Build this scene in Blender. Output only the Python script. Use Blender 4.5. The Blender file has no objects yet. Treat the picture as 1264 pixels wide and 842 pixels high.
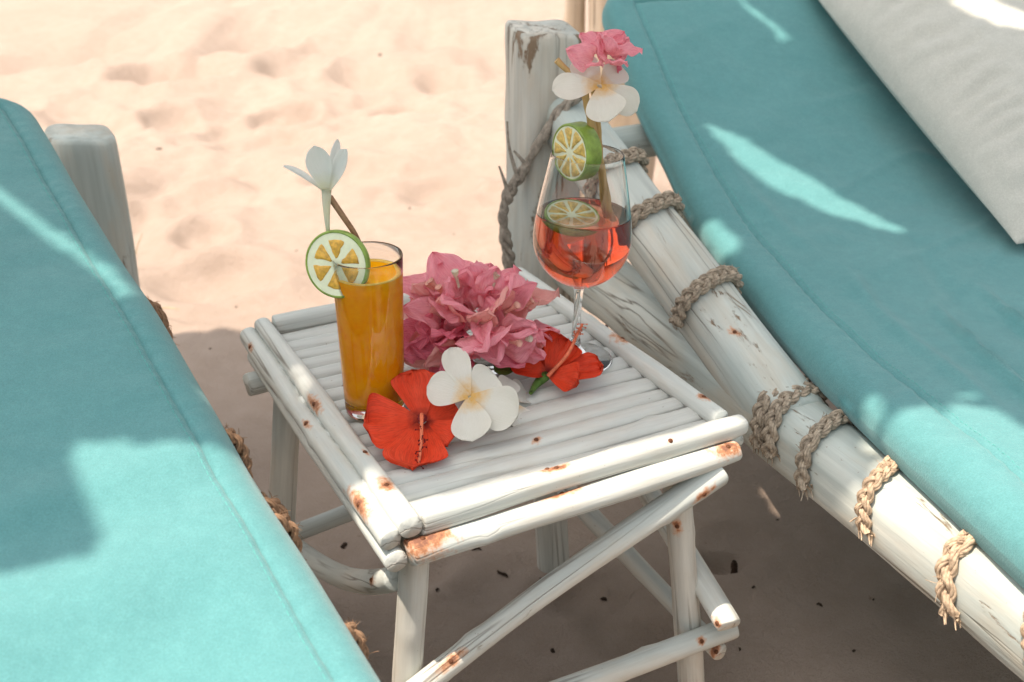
import bpy, math, random
import numpy as np
from mathutils import Vector, Matrix

rng = random.Random(7)
nrng = np.random.default_rng(7)
SC = bpy.context.scene
COL = SC.collection
rad = math.radians

# ------------------------------------------------------------------ camera
IW, IH, FPX, PITCH, CAMH = 1264.0, 842.0, 1410.0, rad(26.4), 0.86
cam_d = bpy.data.cameras.new('camera'); cam = bpy.data.objects.new('camera', cam_d)
COL.objects.link(cam); SC.camera = cam
cam.location = (0, 0, CAMH); cam.rotation_euler = (math.pi/2 - PITCH, 0, 0)
cam_d.sensor_width = 36.0; cam_d.lens = FPX/IW*36.0
cam_d.clip_start = 0.02; cam_d.clip_end = 500
cam_d.dof.use_dof = True; cam_d.dof.focus_distance = 0.99; cam_d.dof.aperture_fstop = 8.0

# ------------------------------------------------------------------ sky, sun, exposure
SUN = Vector((-0.30, -0.14, 0.94)).normalized()          # direction to the sun, near the zenith
w = bpy.data.worlds.new('World'); SC.world = w; w.use_nodes = True
nt = w.node_tree; bg = nt.nodes['Background']
sky = nt.nodes.new('ShaderNodeTexSky'); sky.sky_type = 'NISHITA'; sky.sun_disc = False
sky.sun_elevation = math.asin(SUN.z); sky.sun_rotation = math.atan2(SUN.x, SUN.y)
sky.dust_density = 5.0; sky.air_density = 2.1; sky.ozone_density = 1.0
hs = nt.nodes.new('ShaderNodeHueSaturation'); hs.inputs['Saturation'].default_value = 0.18
nt.links.new(sky.outputs[0], hs.inputs['Color']); nt.links.new(hs.outputs[0], bg.inputs['Color'])
bg.inputs['Strength'].default_value = 0.15
sl = bpy.data.lights.new('sun', 'SUN'); so = bpy.data.objects.new('sun', sl); COL.objects.link(so)
sl.energy = 5.0; sl.angle = rad(0.42); sl.color = (1.0, 0.84, 0.69)
so.location = SUN*30; so.rotation_euler = (-SUN).to_track_quat('-Z', 'Y').to_euler()
SC.view_settings.view_transform = 'Standard'; SC.view_settings.look = 'None'
SC.view_settings.exposure = 0.5; SC.view_settings.gamma = 1.0
SC.render.engine = 'CYCLES'
SC.cycles.max_bounces = 14; SC.cycles.transmission_bounces = 12; SC.cycles.transparent_max_bounces = 12
SC.cycles.caustics_refractive = True; SC.cycles.sample_clamp_indirect = 6.0
SC.cycles.use_denoising = True

# ------------------------------------------------------------------ pixel -> place helpers
def A3(*v): return np.array(v, float)
CAMO = A3(0, 0, CAMH)
cT, sT = math.cos(PITCH), math.sin(PITCH)
def ray(x, y):
    u = (x-IW/2)/FPX; v = (y-IH/2)/FPX
    return A3(u, cT - v*sT, -sT - v*cT)
def at(x, y, z):
    d = ray(x, y); return CAMO + d*((z-CAMH)/d[2])
def onp(px, p0, n):
    d = ray(*px); return CAMO + d*(((p0-CAMO)@n)/(d@n))
UP = A3(0, 0, 1)
def nz(v): v = np.asarray(v, float); return v/np.linalg.norm(v)

def vn(P, scale, seed=0):
    """3-D value noise in -1..1 for points P (N,3)"""
    P = np.asarray(P, float)*scale
    I = np.floor(P).astype(np.int64); F = P-I; F = F*F*(3-2*F)
    def hsh(i, j, k):
        h = (i*374761393 + j*668265263 + k*2147483647 + seed*974711) & 0xffffffff
        h = ((h ^ (h >> 13))*1274126177) & 0xffffffff
        h = (h ^ (h >> 16)) & 0xffffff
        return h/float(0xffffff)*2-1
    r = 0
    for a in (0, 1):
        wa = F[:, 0] if a else 1-F[:, 0]
        for b in (0, 1):
            wb = F[:, 1] if b else 1-F[:, 1]
            for c in (0, 1):
                wc = F[:, 2] if c else 1-F[:, 2]
                r = r + wa*wb*wc*hsh(I[:, 0]+a, I[:, 1]+b, I[:, 2]+c)
    return r
def vn2(x, y, scale, seed=0):
    sh = x.shape
    return vn(np.stack([x.ravel(), y.ravel(), np.full(x.size, seed*3.37+.5)], 1), scale, seed).reshape(sh)

# ------------------------------------------------------------------ object helpers
WM = {}
def link(name, data, M, parent=None):
    o = bpy.data.objects.new(name, data); COL.objects.link(o)
    WM[o] = M.copy()
    if parent is not None:
        o.parent = parent; o.matrix_basis = WM[parent].inverted() @ M
    else:
        o.matrix_basis = M
    return o
def tag(o, label, cat, group=None, kind=None):
    o['label'] = label; o['category'] = cat
    if group: o['group'] = group
    if kind: o['kind'] = kind
    return o
def thing(name, loc, label, cat, group=None):
    return tag(link(name, None, Matrix.Translation(Vector(loc))), label, cat, group)
def mk(name, V, F, mat, parent=None, M=None, smooth=True, attr=None):
    me = bpy.data.meshes.new(name)
    me.from_pydata([tuple(map(float, v)) for v in V], [], [tuple(int(i) for i in f) for f in F])
    me.polygons.foreach_set('use_smooth', [smooth]*len(me.polygons))
    if mat: me.materials.append(mat)
    if attr is not None:
        for k, vals in attr.items():
            a = me.attributes.new(k, 'FLOAT', 'POINT'); a.data.foreach_set('value', np.asarray(vals, np.float32))
    me.update()
    return link(name, me, M if M is not None else Matrix.Identity(4), parent)
def frameM(o, x, y, z):
    return Matrix(((x[0], y[0], z[0], o[0]), (x[1], y[1], z[1], o[1]), (x[2], y[2], z[2], o[2]), (0, 0, 0, 1)))
def gridfaces(nu, nv, off=0, flip=False, closev=False):
    F = []
    for i in range(nu-1):
        for j in range(nv if closev else nv-1):
            j2 = (j+1) % nv
            f = (off+i*nv+j, off+(i+1)*nv+j, off+(i+1)*nv+j2, off+i*nv+j2)
            F.append(f[::-1] if flip else f)
    return F
def tube_vf(P, R, n=8, off=0, cap=True, nrm0=None):
    """tube along points P with radii R; returns verts, faces"""
    P = np.asarray(P, float); m = len(P); R = np.broadcast_to(np.asarray(R, float), (m,))
    T = np.gradient(P, axis=0); T /= np.linalg.norm(T, axis=1)[:, None]+1e-12
    a = A3(0, 0, 1) if abs(T[0][2]) < .9 else A3(1, 0, 0)
    N = nz(np.cross(T[0], a)); V = []
    for i in range(m):
        N = N - T[i]*(N@T[i]); N = nz(N); B = np.cross(T[i], N)
        for j in range(n):
            t = 2*math.pi*j/n
            V.append(P[i] + R[i]*(math.cos(t)*N + math.sin(t)*B))
    F = [tuple(off+k for k in f) for f in gridfaces(m, n, 0, True, True)]
    if cap:
        F.append(tuple(off+j for j in range(n))); F.append(tuple(off+(m-1)*n+j for j in range(n-1, -1, -1)))
    return V, F
def tube(name, P, R, mat, parent=None, n=8):
    V, F = tube_vf(P, R, n); P = np.asarray(P); c = P[0]
    return mk(name, np.array(V)-c, F, mat, parent, Matrix.Translation(Vector(c)))
def spline(pts, n):
    pts = np.asarray(pts, float); k = len(pts); out = []
    q = np.vstack([2*pts[0]-pts[1], pts, 2*pts[-1]-pts[-2]])
    for t in np.linspace(0, k-1-1e-9, n):
        i = int(t); u = t-i; a, b, c, d = q[i:i+4]
        out.append(.5*((2*b)+(-a+c)*u+(2*a-5*b+4*c-d)*u*u+(-a+3*b-3*c+d)*u**3))
    return np.array(out)
def lathe_vf(prof, n=56):
    V = []; F = []
    for r, z in prof:
        for j in range(n):
            t = 2*math.pi*j/n; V.append((r*math.cos(t), r*math.sin(t), z))
    return V, gridfaces(len(prof), n, 0, True, True)

# ------------------------------------------------------------------ materials
def newmat(name):
    m = bpy.data.materials.new(name); m.use_nodes = True
    return m, m.node_tree, m.node_tree.nodes['Principled BSDF']
def N(nt, t, **kw):
    n = nt.nodes.new(t)
    for k, v in kw.items():
        if k in n.inputs: n.inputs[k].default_value = v
        else: setattr(n, k, v)
    return n
def noise(nt, scale, detail=4, rough=.55, stretch=None, coord='Object', dist=0.0):
    tc = nt.nodes.new('ShaderNodeTexCoord'); mp = nt.nodes.new('ShaderNodeMapping')
    if stretch: mp.inputs['Scale'].default_value = stretch
    nt.links.new(tc.outputs[coord], mp.inputs['Vector'])
    n = nt.nodes.new('ShaderNodeTexNoise'); n.inputs['Scale'].default_value = scale
    n.inputs['Detail'].default_value = detail; n.inputs['Roughness'].default_value = rough
    n.inputs['Distortion'].default_value = dist
    nt.links.new(mp.outputs[0], n.inputs['Vector']); return n
def ramp(nt, src, stops):
    r = nt.nodes.new('ShaderNodeValToRGB'); el = r.color_ramp.elements
    while len(el) < len(stops): el.new(.5)
    for e, (p, c) in zip(el, stops):
        e.position = p; e.color = (c, c, c, 1) if isinstance(c, (int, float)) else (*c, 1)
    nt.links.new(src, r.inputs[0]); return r.outputs[0]
def mix(nt, fac, a, b, mode='MIX'):
    m = nt.nodes.new('ShaderNodeMix'); m.data_type = 'RGBA'; m.blend_type = mode
    for i, v in ((0, fac), (6, a), (7, b)):
        if hasattr(v, 'links') or isinstance(v, bpy.types.NodeSocket): nt.links.new(v, m.inputs[i])
        elif isinstance(v, (int, float)) : m.inputs[i].default_value = v if i == 0 else (v, v, v, 1)
        else: m.inputs[i].default_value = (*v, 1)
    return m.outputs[2]
def math_(nt, op, a, b=None):
    m = nt.nodes.new('ShaderNodeMath'); m.operation = op
    for i, v in ((0, a), (1, b)):
        if v is None: continue
        if isinstance(v, (int, float)): m.inputs[i].default_value = v
        else: nt.links.new(v, m.inputs[i])
    return m.outputs[0]
def bump(nt, bsdf, h, strength, dist, prev=None):
    b = nt.nodes.new('ShaderNodeBump'); b.inputs['Strength'].default_value = strength
    b.inputs['Distance'].default_value = dist; nt.links.new(h, b.inputs['Height'])
    if prev is not None: nt.links.new(prev.outputs[0], b.inputs['Normal'])
    nt.links.new(b.outputs[0], bsdf.inputs['Normal']); return b

def wood(name, light, mid, bare, wear=.62, rough=.62):
    """limewashed pole: chalky paint, thin blue-grey streaks along the grain, bare wood where worn, rust round the nails"""
    m, nt, b = newmat(name)
    big = noise(nt, 9, 3, .5, (1, 1, .35)); col = ramp(nt, big.outputs[0], [(.35, mid), (.68, light)])
    st = noise(nt, 60, 5, .65, (1, 1, .05)); col = mix(nt, ramp(nt, st.outputs[0], [(.42, 0.0), (.72, .75)]), col, tuple(c*.66 for c in mid))
    wm = noise(nt, 14, 5, .65, (1, 1, .3)); col = mix(nt, ramp(nt, wm.outputs[0], [(.46, 0.0), (.72, .55)]), col, (bare[0]*1.5, bare[1]*1.55, bare[2]*1.5))
    ck = noise(nt, 34, 3, .5, (1, 1, .03), dist=.3); cmask = ramp(nt, ck.outputs[0], [(.486, 0.0), (.5, .8), (.514, 0.0)])
    ckm = noise(nt, 6, 2, .5, (1, 1, .5)); cmask = math_(nt, 'MULTIPLY', cmask, ramp(nt, ckm.outputs[0], [(.42, 0.0), (.54, 1.0)]))
    wn = noise(nt, 24, 8, .72, (1, 1, .22), dist=.6)
    wmask = ramp(nt, wn.outputs[0], [(wear, 0.0), (wear+.035, 1.0)])
    bn = noise(nt, 80, 4, .6, (1, 1, .1)); barec = mix(nt, bn.outputs[0], tuple(c*.45 for c in bare), bare)
    col = mix(nt, wmask, col, barec)
    at_ = N(nt, 'ShaderNodeAttribute', attribute_name='rust')
    rn = noise(nt, 160, 5, .65); rr = math_(nt, 'ADD', at_.outputs['Fac'], math_(nt, 'MULTIPLY', math_(nt, 'SUBTRACT', rn.outputs[0], .5), 1.5))
    rmask = math_(nt, 'MULTIPLY', ramp(nt, rr, [(.30, 0.0), (.75, .92)]), ramp(nt, at_.outputs['Fac'], [(0.02, 0.0), (.15, 1.0)]))
    rcol = mix(nt, ramp(nt, rr, [(.6, 0.0), (1.15, 1.0)]), (.52, .225, .09), (.17, .05, .018))
    col = mix(nt, rmask, col, rcol)
    sp = noise(nt, 330, 2, .5); col = mix(nt, ramp(nt, sp.outputs[0], [(.74, 0.0), (.78, .6)]), col, (.16, .10, .06))
    col = mix(nt, cmask, col, tuple(c*.28 for c in bare))
    nt.links.new(col, b.inputs['Base Color']); b.inputs['Roughness'].default_value = rough
    b.inputs['Specular IOR Level'].default_value = .3
    hgt = math_(nt, 'ADD', math_(nt, 'ADD', st.outputs[0], math_(nt, 'MULTIPLY', wmask, -.7)), math_(nt, 'MULTIPLY', cmask, -1.0))
    bp = bump(nt, b, hgt, .7, .0016)
    fine = noise(nt, 420, 3, .6, (1, 1, .25)); bump(nt, b, fine.outputs[0], .25, .0005, bp)
    return m
M_TABLE = wood('limewashed_pole', (.72, .70, .65), (.50, .555, .54), (.30, .20, .12), .60)
M_SLAT = wood('limewashed_cane', (.64, .635, .59), (.47, .51, .50), (.27, .18, .12), .66)
M_TLEG = wood('limewashed_leg', (.71, .68, .62), (.57, .60, .57), (.32, .22, .14), .64)
M_FRAME = wood('limewashed_timber', (.66, .65, .59), (.44, .515, .50), (.32, .23, .15), .612)
M_POST = wood('grey_weathered_timber', (.70, .65, .57), (.46, .52, .505), (.30, .22, .15), .57)
M_LOG = wood('tan_post', (.56, .48, .39), (.48, .39, .30), (.28, .19, .12), .7)

def fabric(name, col, col2, sheen=.25, bmp=1.0):
    m, nt, b = newmat(name)
    big = noise(nt, 7, 4, .6); c = mix(nt, ramp(nt, big.outputs[0], [(.3, 0.0), (.7, 1.0)]), col, col2)
    med = noise(nt, 90, 5, .7); c = mix(nt, ramp(nt, med.outputs[0], [(.40, 0.0), (.75, .32)]), c, tuple(min(1, x*1.3+.03) for x in col))
    fl = noise(nt, 700, 3, .7); c = mix(nt, ramp(nt, fl.outputs[0], [(.35, .5), (.7, 0.0)]), c, tuple(x*.6 for x in col))
    nt.links.new(c, b.inputs['Base Color']); b.inputs['Roughness'].default_value = .9
    b.inputs['Specular IOR Level'].default_value = .15
    b.inputs['Sheen Weight'].default_value = sheen; b.inputs['Sheen Roughness'].default_value = .5
    tc = nt.nodes.new('ShaderNodeTexCoord')
    wv = []
    for rot in (0, math.pi/2):
        mp = nt.nodes.new('ShaderNodeMapping'); mp.inputs['Rotation'].default_value = (0, 0, rot)
        nt.links.new(tc.outputs['Object'], mp.inputs['Vector'])
        wt = nt.nodes.new('ShaderNodeTexWave'); wt.inputs['Scale'].default_value = 480; wt.inputs['Distortion'].default_value = 2.5
        wt.inputs['Detail'].default_value = 2; wt.inputs['Detail Scale'].default_value = 3
        nt.links.new(mp.outputs[0], wt.inputs['Vector']); wv.append(wt.outputs['Fac'])
    hgt = math_(nt, 'ADD', math_(nt, 'MULTIPLY', math_(nt, 'ADD', wv[0], wv[1]), .10), med.outputs[0])
    bp = bump(nt, b, hgt, .5*bmp, .0012)
    bump(nt, b, fl.outputs[0], .5*bmp, .0008, bp)
    return m
M_TEAL = fabric('teal_canvas', (.110, .308, .322), (.099, .282, .298))
M_STITCH = None
M_PILLOW = fabric('off_white_cotton', (.55, .56, .515), (.515, .535, .495), .1, .2)

def simple(name, col, rough=.6, var=.25, scale=60, bumpd=.0004, spec=.3, trans=0.0, col2=None, stretch=None, objrand=0.0, sss=0.0):
    m, nt, b = newmat(name)
    n = noise(nt, scale, 5, .6, stretch)
    c = mix(nt, ramp(nt, n.outputs[0], [(.3, 0.0), (.7, 1.0)]), tuple(x*(1-var) for x in col), col2 or tuple(min(1, x*(1+var)) for x in col))
    if objrand:
        oi = nt.nodes.new('ShaderNodeObjectInfo')
        hsv = nt.nodes.new('ShaderNodeHueSaturation')
        nt.links.new(math_(nt, 'ADD', math_(nt, 'MULTIPLY', oi.outputs['Random'], objrand), 1-objrand*.6), hsv.inputs['Value'])
        nt.links.new(c, hsv.inputs['Color']); c = hsv.outputs[0]
    nt.links.new(c, b.inputs['Base Color']); b.inputs['Roughness'].default_value = rough
    b.inputs['Specular IOR Level'].default_value = spec
    if sss: b.inputs['Subsurface Weight'].default_value = sss; b.inputs['Subsurface Radius'].default_value = (.004, .002, .001)
    bump(nt, b, n.outputs[0], .3, bumpd)
    if trans:
        tr = nt.nodes.new('ShaderNodeBsdfTranslucent'); nt.links.new(c, tr.inputs['Color'])
        ms = nt.nodes.new('ShaderNodeMixShader'); ms.inputs[0].default_value = trans
        out = nt.nodes['Material Output']
        nt.links.new(b.outputs[0], ms.inputs[1]); nt.links.new(tr.outputs[0], ms.inputs[2]); nt.links.new(ms.outputs[0], out.inputs['Surface'])
    return m
M_STITCH = simple('teal_thread', (.11, .36, .35), .8, .1, 200)
M_ROPE = simple('coir_rope', (.50, .38, .27), .85, .45, 220, .0012, .1, stretch=(1, 1, 1), objrand=.25)
M_ROPE_SHADED = simple('shaded_rope', (.33, .28, .22), .9, .5, 220, .0012, .1)  # coir rope with shade mixed into its colour, for lashings out of the sun
M_ROPE_B = simple('brown_rope', (.30, .19, .12), .85, .4, 200, .0012, .1)
M_VINE = simple('dry_vine', (.30, .27, .23), .85, .45, 130, .0015, .1)
M_NAIL = simple('rusty_nail', (.12, .045, .02), .7, .5, 900, .0004, .3)
def petalmat(name, base, tip, edge, k0, k1, vein, trans, rough=.5, veinc=None):
    m, nt, b = newmat(name)
    al = N(nt, 'ShaderNodeAttribute', attribute_name='along'); ac = N(nt, 'ShaderNodeAttribute', attribute_name='across')
    n = noise(nt, 60, 4, .6); n2 = noise(nt, 250, 3, .6)
    c = mix(nt, ramp(nt, math_(nt, 'ADD', al.outputs['Fac'], math_(nt, 'MULTIPLY', math_(nt, 'SUBTRACT', n2.outputs[0], .5), .16)), [(k0, 0.0), (k1, 1.0)]), base, tip)
    c = mix(nt, ramp(nt, n.outputs[0], [(.35, 0.0), (.75, .6)]), c, edge)
    cb = nt.nodes.new('ShaderNodeCombineXYZ'); nt.links.new(math_(nt, 'MULTIPLY', al.outputs['Fac'], 1.6), cb.inputs[0]); nt.links.new(math_(nt, 'MULTIPLY', ac.outputs['Fac'], 9.0), cb.inputs[1])
    vnz = nt.nodes.new('ShaderNodeTexNoise'); vnz.inputs['Scale'].default_value = 1.6; vnz.inputs['Detail'].default_value = 3; nt.links.new(cb.outputs[0], vnz.inputs['Vector'])
    vm = ramp(nt, vnz.outputs[0], [(.44, 0.0), (.5, vein), (.56, 0.0)]); c = mix(nt, vm, c, veinc or tuple(x*.55 for x in tip))
    nt.links.new(c, b.inputs['Base Color']); b.inputs['Roughness'].default_value = rough; b.inputs['Specular IOR Level'].default_value = .25
    bp = bump(nt, b, vnz.outputs[0], .5, .0009); bump(nt, b, n2.outputs[0], .3, .0004, bp)
    tr = nt.nodes.new('ShaderNodeBsdfTranslucent'); nt.links.new(c, tr.inputs['Color'])
    ms = nt.nodes.new('ShaderNodeMixShader'); ms.inputs[0].default_value = trans
    nt.links.new(b.outputs[0], ms.inputs[1]); nt.links.new(tr.outputs[0], ms.inputs[2]); nt.links.new(ms.outputs[0], nt.nodes['Material Output'].inputs['Surface'])
    return m
M_PINK = petalmat('pink_bract', (.92, .46, .46), (.93, .40, .48), (.96, .60, .64), .0, .5, .6, .5, .6, (.74, .20, .32))
M_MAG = petalmat('magenta_bract', (.70, .10, .18), (.84, .22, .31), (.92, .42, .48), .0, .6, .55, .45, .6, (.50, .05, .14))
M_SALM = petalmat('salmon_bract', (.88, .56, .44), (.86, .44, .42), (.90, .60, .54), .0, .6, .25, .42, .6, (.70, .28, .26))
M_RED = petalmat('red_petal', (.13, .006, .010), (.78, .062, .020), (.84, .11, .045), .05, .22, .5, .32)
M_WHITE = petalmat('white_petal', (.75, .42, .03), (.76, .75, .69), (.80, .80, .76), .06, .40, .2, .36, .5, (.66, .68, .62))
M_WHITEP = petalmat('pale_petal', (.80, .78, .55), (.84, .86, .84), (.86, .88, .87), .0, .45, .25, .5, .5, (.70, .74, .72))
M_REDD = simple('dark_red_throat', (.16, .008, .012), .6, .3, 100)
M_YEL = simple('yellow_throat', (.74, .45, .04), .5, .25, 120, .0004, .3, .2)
M_STAM = simple('stamen', (.62, .16, .08), .5, .3, 200)
M_POLLEN = simple('pollen', (.70, .30, .08), .7, .3, 300)
M_GREEN = simple('green_calyx', (.09, .17, .035), .5, .3, 80)
M_RIND = simple('lime_rind', (.20, .30, .05), .35, .35, 90, .0006, .5)
M_PITH = simple('lime_pith', (.70, .74, .55), .6, .08, 150)
M_FLESH = simple('lime_flesh', (.62, .36, .05), .3, .35, 240, .0008, .5, sss=.3)
M_FLESH2 = simple('pale_lime_flesh', (.58, .42, .12), .3, .35, 240, .0008, .5, sss=.3)
M_STRAW = simple('bamboo_straw', (.46, .31, .13), .5, .3, 60, .0005, .3, stretch=(1, 1, .1))
M_TWIG = simple('brown_twig', (.28, .17, .10), .7, .4, 120, .0008, .2)
M_MAT = simple('added_awning_canvas', (.80, .75, .66), .9, .06, 40, .002, .1, .3)  # pale sheet of the added awning, lets some light through
M_WEED = simple('dark_seaweed', (.045, .03, .022), .85, .5, 200, .001, .1)
M_SHELL = simple('pale_shell_bit', (.55, .40, .30), .6, .3, 150, .0006, .3)
M_GRASS = simple('dry_grass', (.42, .33, .18), .7, .3, 60)

def glassmat():
    m, nt, b = newmat('clear_glass')
    b.inputs['Base Color'].default_value = (.985, .99, .985, 1); b.inputs['Transmission Weight'].default_value = 1
    b.inputs['Roughness'].default_value = .0; b.inputs['IOR'].default_value = 1.48
    return m
M_GLASS = glassmat()
def liquid(name, col, dens, ior=1.34):
    m, nt, b = newmat(name)
    b.inputs['Base Color'].default_value = (1, 1, 1, 1); b.inputs['Transmission Weight'].default_value = 1
    b.inputs['Roughness'].default_value = 0; b.inputs['IOR'].default_value = ior
    va = nt.nodes.new('ShaderNodeVolumeAbsorption'); va.inputs['Color'].default_value = (*col, 1); va.inputs['Density'].default_value = dens
    nt.links.new(va.outputs[0], nt.nodes['Material Output'].inputs['Volume'])
    return m
M_WINE = liquid('rose_drink', (.995, .47, .20), 46)
def juicemat():
    m, nt, b = newmat('mango_juice')
    n = noise(nt, 55, 6, .7); c = mix(nt, ramp(nt, n.outputs[0], [(.35, 0.0), (.65, 1.0)]), (.94, .35, .003), (1.0, .46, .006))
    nt.links.new(c, b.inputs['Base Color']); b.inputs['Roughness'].default_value = .25; b.inputs['IOR'].default_value = 1.05
    b.inputs['Subsurface Weight'].default_value = .35; b.inputs['Subsurface Radius'].default_value = (.012, .006, .001)
    b.inputs['Specular IOR Level'].default_value = .2
    return m
M_JUICE = juicemat()
M_FOAM = simple('juice_foam', (.93, .58, .12), .6, .2, 500, .0008, .3)

def sandmat():
    m, nt, b = newmat('coral_sand')
    n1 = noise(nt, 2.2, 5, .6); n2 = noise(nt, 26, 5, .6); n3 = noise(nt, 900, 2, .6); n4 = noise(nt, 95, 3, .5)
    c = mix(nt, ramp(nt, n1.outputs[0], [(.3, 0.0), (.7, 1.0)]), (.345, .277, .234), (.40, .326, .279))
    c = mix(nt, ramp(nt, n2.outputs[0], [(.4, 0.0), (.75, .5)]), c, (.308, .241, .196))
    c = mix(nt, ramp(nt, n3.outputs[0], [(.3, .35), (.55, 0.0)]), c, (.26, .19, .13))
    c = mix(nt, ramp(nt, n4.outputs[0], [(.745, 0.0), (.775, .55)]), c, (.16, .105, .07))
    nt.links.new(c, b.inputs['Base Color']); b.inputs['Roughness'].default_value = .95
    b.inputs['Specular IOR Level'].default_value = .1
    bp = bump(nt, b, n2.outputs[0], .5, .012)
    n5 = noise(nt, 240, 4, .7); bp = bump(nt, b, n5.outputs[0], .8, .004, bp)
    bump(nt, b, n3.outputs[0], .5, .001, bp)
    return m
M_SAND = sandmat()

# ------------------------------------------------------------------ sand: one sheet, fine near the camera, to the horizon
def axis(lo, hi, fine, step):
    a = list(np.arange(fine[0], fine[1]+1e-6, step)); s = step; x = fine[1]
    while x < hi: s *= 1.22; x += s; a.append(x)
    s = step; x = fine[0]; pre = []
    while x > lo: s *= 1.22; x -= s; pre.append(x)
    return np.array(pre[::-1]+a)
PITS = []
def pit(px, py, rx, ry, depth, rot=0.0): p = at(px, py, 0); PITS.append((p[0], p[1], rx, ry, depth, rot))
pit(212, 88, .17, .13, .055, .3); pit(362, 78, .10, .16, .03); pit(300, 50, .14, .2, .025); pit(452, 92, .10, .12, .03, .5)
pit(345, 130, .07, .10, .03, .8); pit(130, 50, .1, .2, .02); pit(250, 280, .06, .07, .018); pit(330, 160, .12, .09, .02)
pit(560, 40, .16, .2, .025); pit(260, 330, .11, .09, .022); pit(888, 694, .028, .022, .016); pit(820, 795, .035, .03, .012)
pit(690, 745, .05, .03, .008, .6); pit(610, 735, .045, .035, .008); pit(560, 110, .1, .08, .02); pit(430, 210, .09, .07, .015)
pit(540, 230, .08, .08, .015); pit(320, 30, .2, .3, .03); pit(60, 60, .16, .2, .03)
_pr = random.Random(12)
for _ in range(70):
    PITS.append((_pr.uniform(-2.6, 1.4), _pr.uniform(1.75, 5.6), _pr.uniform(.05, .10), _pr.uniform(.07, .15), _pr.uniform(.008, .022), _pr.uniform(0, 3)))
for _ in range(26):
    PITS.append((_pr.uniform(-.3, .55), _pr.uniform(.85, 1.5), _pr.uniform(.02, .045), _pr.uniform(.02, .06), _pr.uniform(.004, .009), _pr.uniform(0, 3)))
def sand_h(X, Y):
    Z = .020*vn2(X, Y, 1.3, 1)+.014*vn2(X, Y, 3.1, 2)+.008*vn2(X, Y, 7.3, 3)+.0035*vn2(X, Y, 19, 4)+.0016*vn2(X, Y, 47, 5)
    far = np.clip((Y-1.5)/1.2, 0, 1)
    dune = np.abs(vn2(X, Y, 4.2, 9)); Z = Z*(.6+1.2*far)+far*(.012*vn2(X, Y, 9.5, 14)+.006*vn2(X, Y, 23, 15))+.0022*vn2(X, Y, 30, 16) - far*.045*np.clip(.35-dune, 0, 1)/.35*(vn2(X, Y, 2.1, 11)*.5+.5)
    for (x, y, rx, ry, d, r) in PITS:
        c, s = math.cos(r), math.sin(r); dx = X-x; dy = Y-y
        q = np.sqrt(((c*dx+s*dy)/rx)**2+((-s*dx+c*dy)/ry)**2)
        q = q*(1+.22*vn2(X, Y, 9, 21))
        d *= 1.5 if y > 1.6 else 1
        Z = Z - d*np.exp(-(q**4)) + d*.35*np.exp(-((q-1.35)/.35)**2)
    return Z - .004
xs = axis(-70, 70, (-1.5, 1.2), .014); ys = axis(-70, 90, (.75, 3.4), .014)
GX, GY = np.meshgrid(xs, ys, indexing='ij'); GZ = sand_h(GX, GY)
sand = mk('sand', np.stack([GX.ravel(), GY.ravel(), GZ.ravel()], 1), gridfaces(len(xs), len(ys)), M_SAND)
sand['kind'] = 'structure'; sand['label'] = 'pale coral beach sand with soft hollows'; 
def gz(x, y): return float(sand_h(np.array([x]), np.array([y]))[0])

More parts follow.
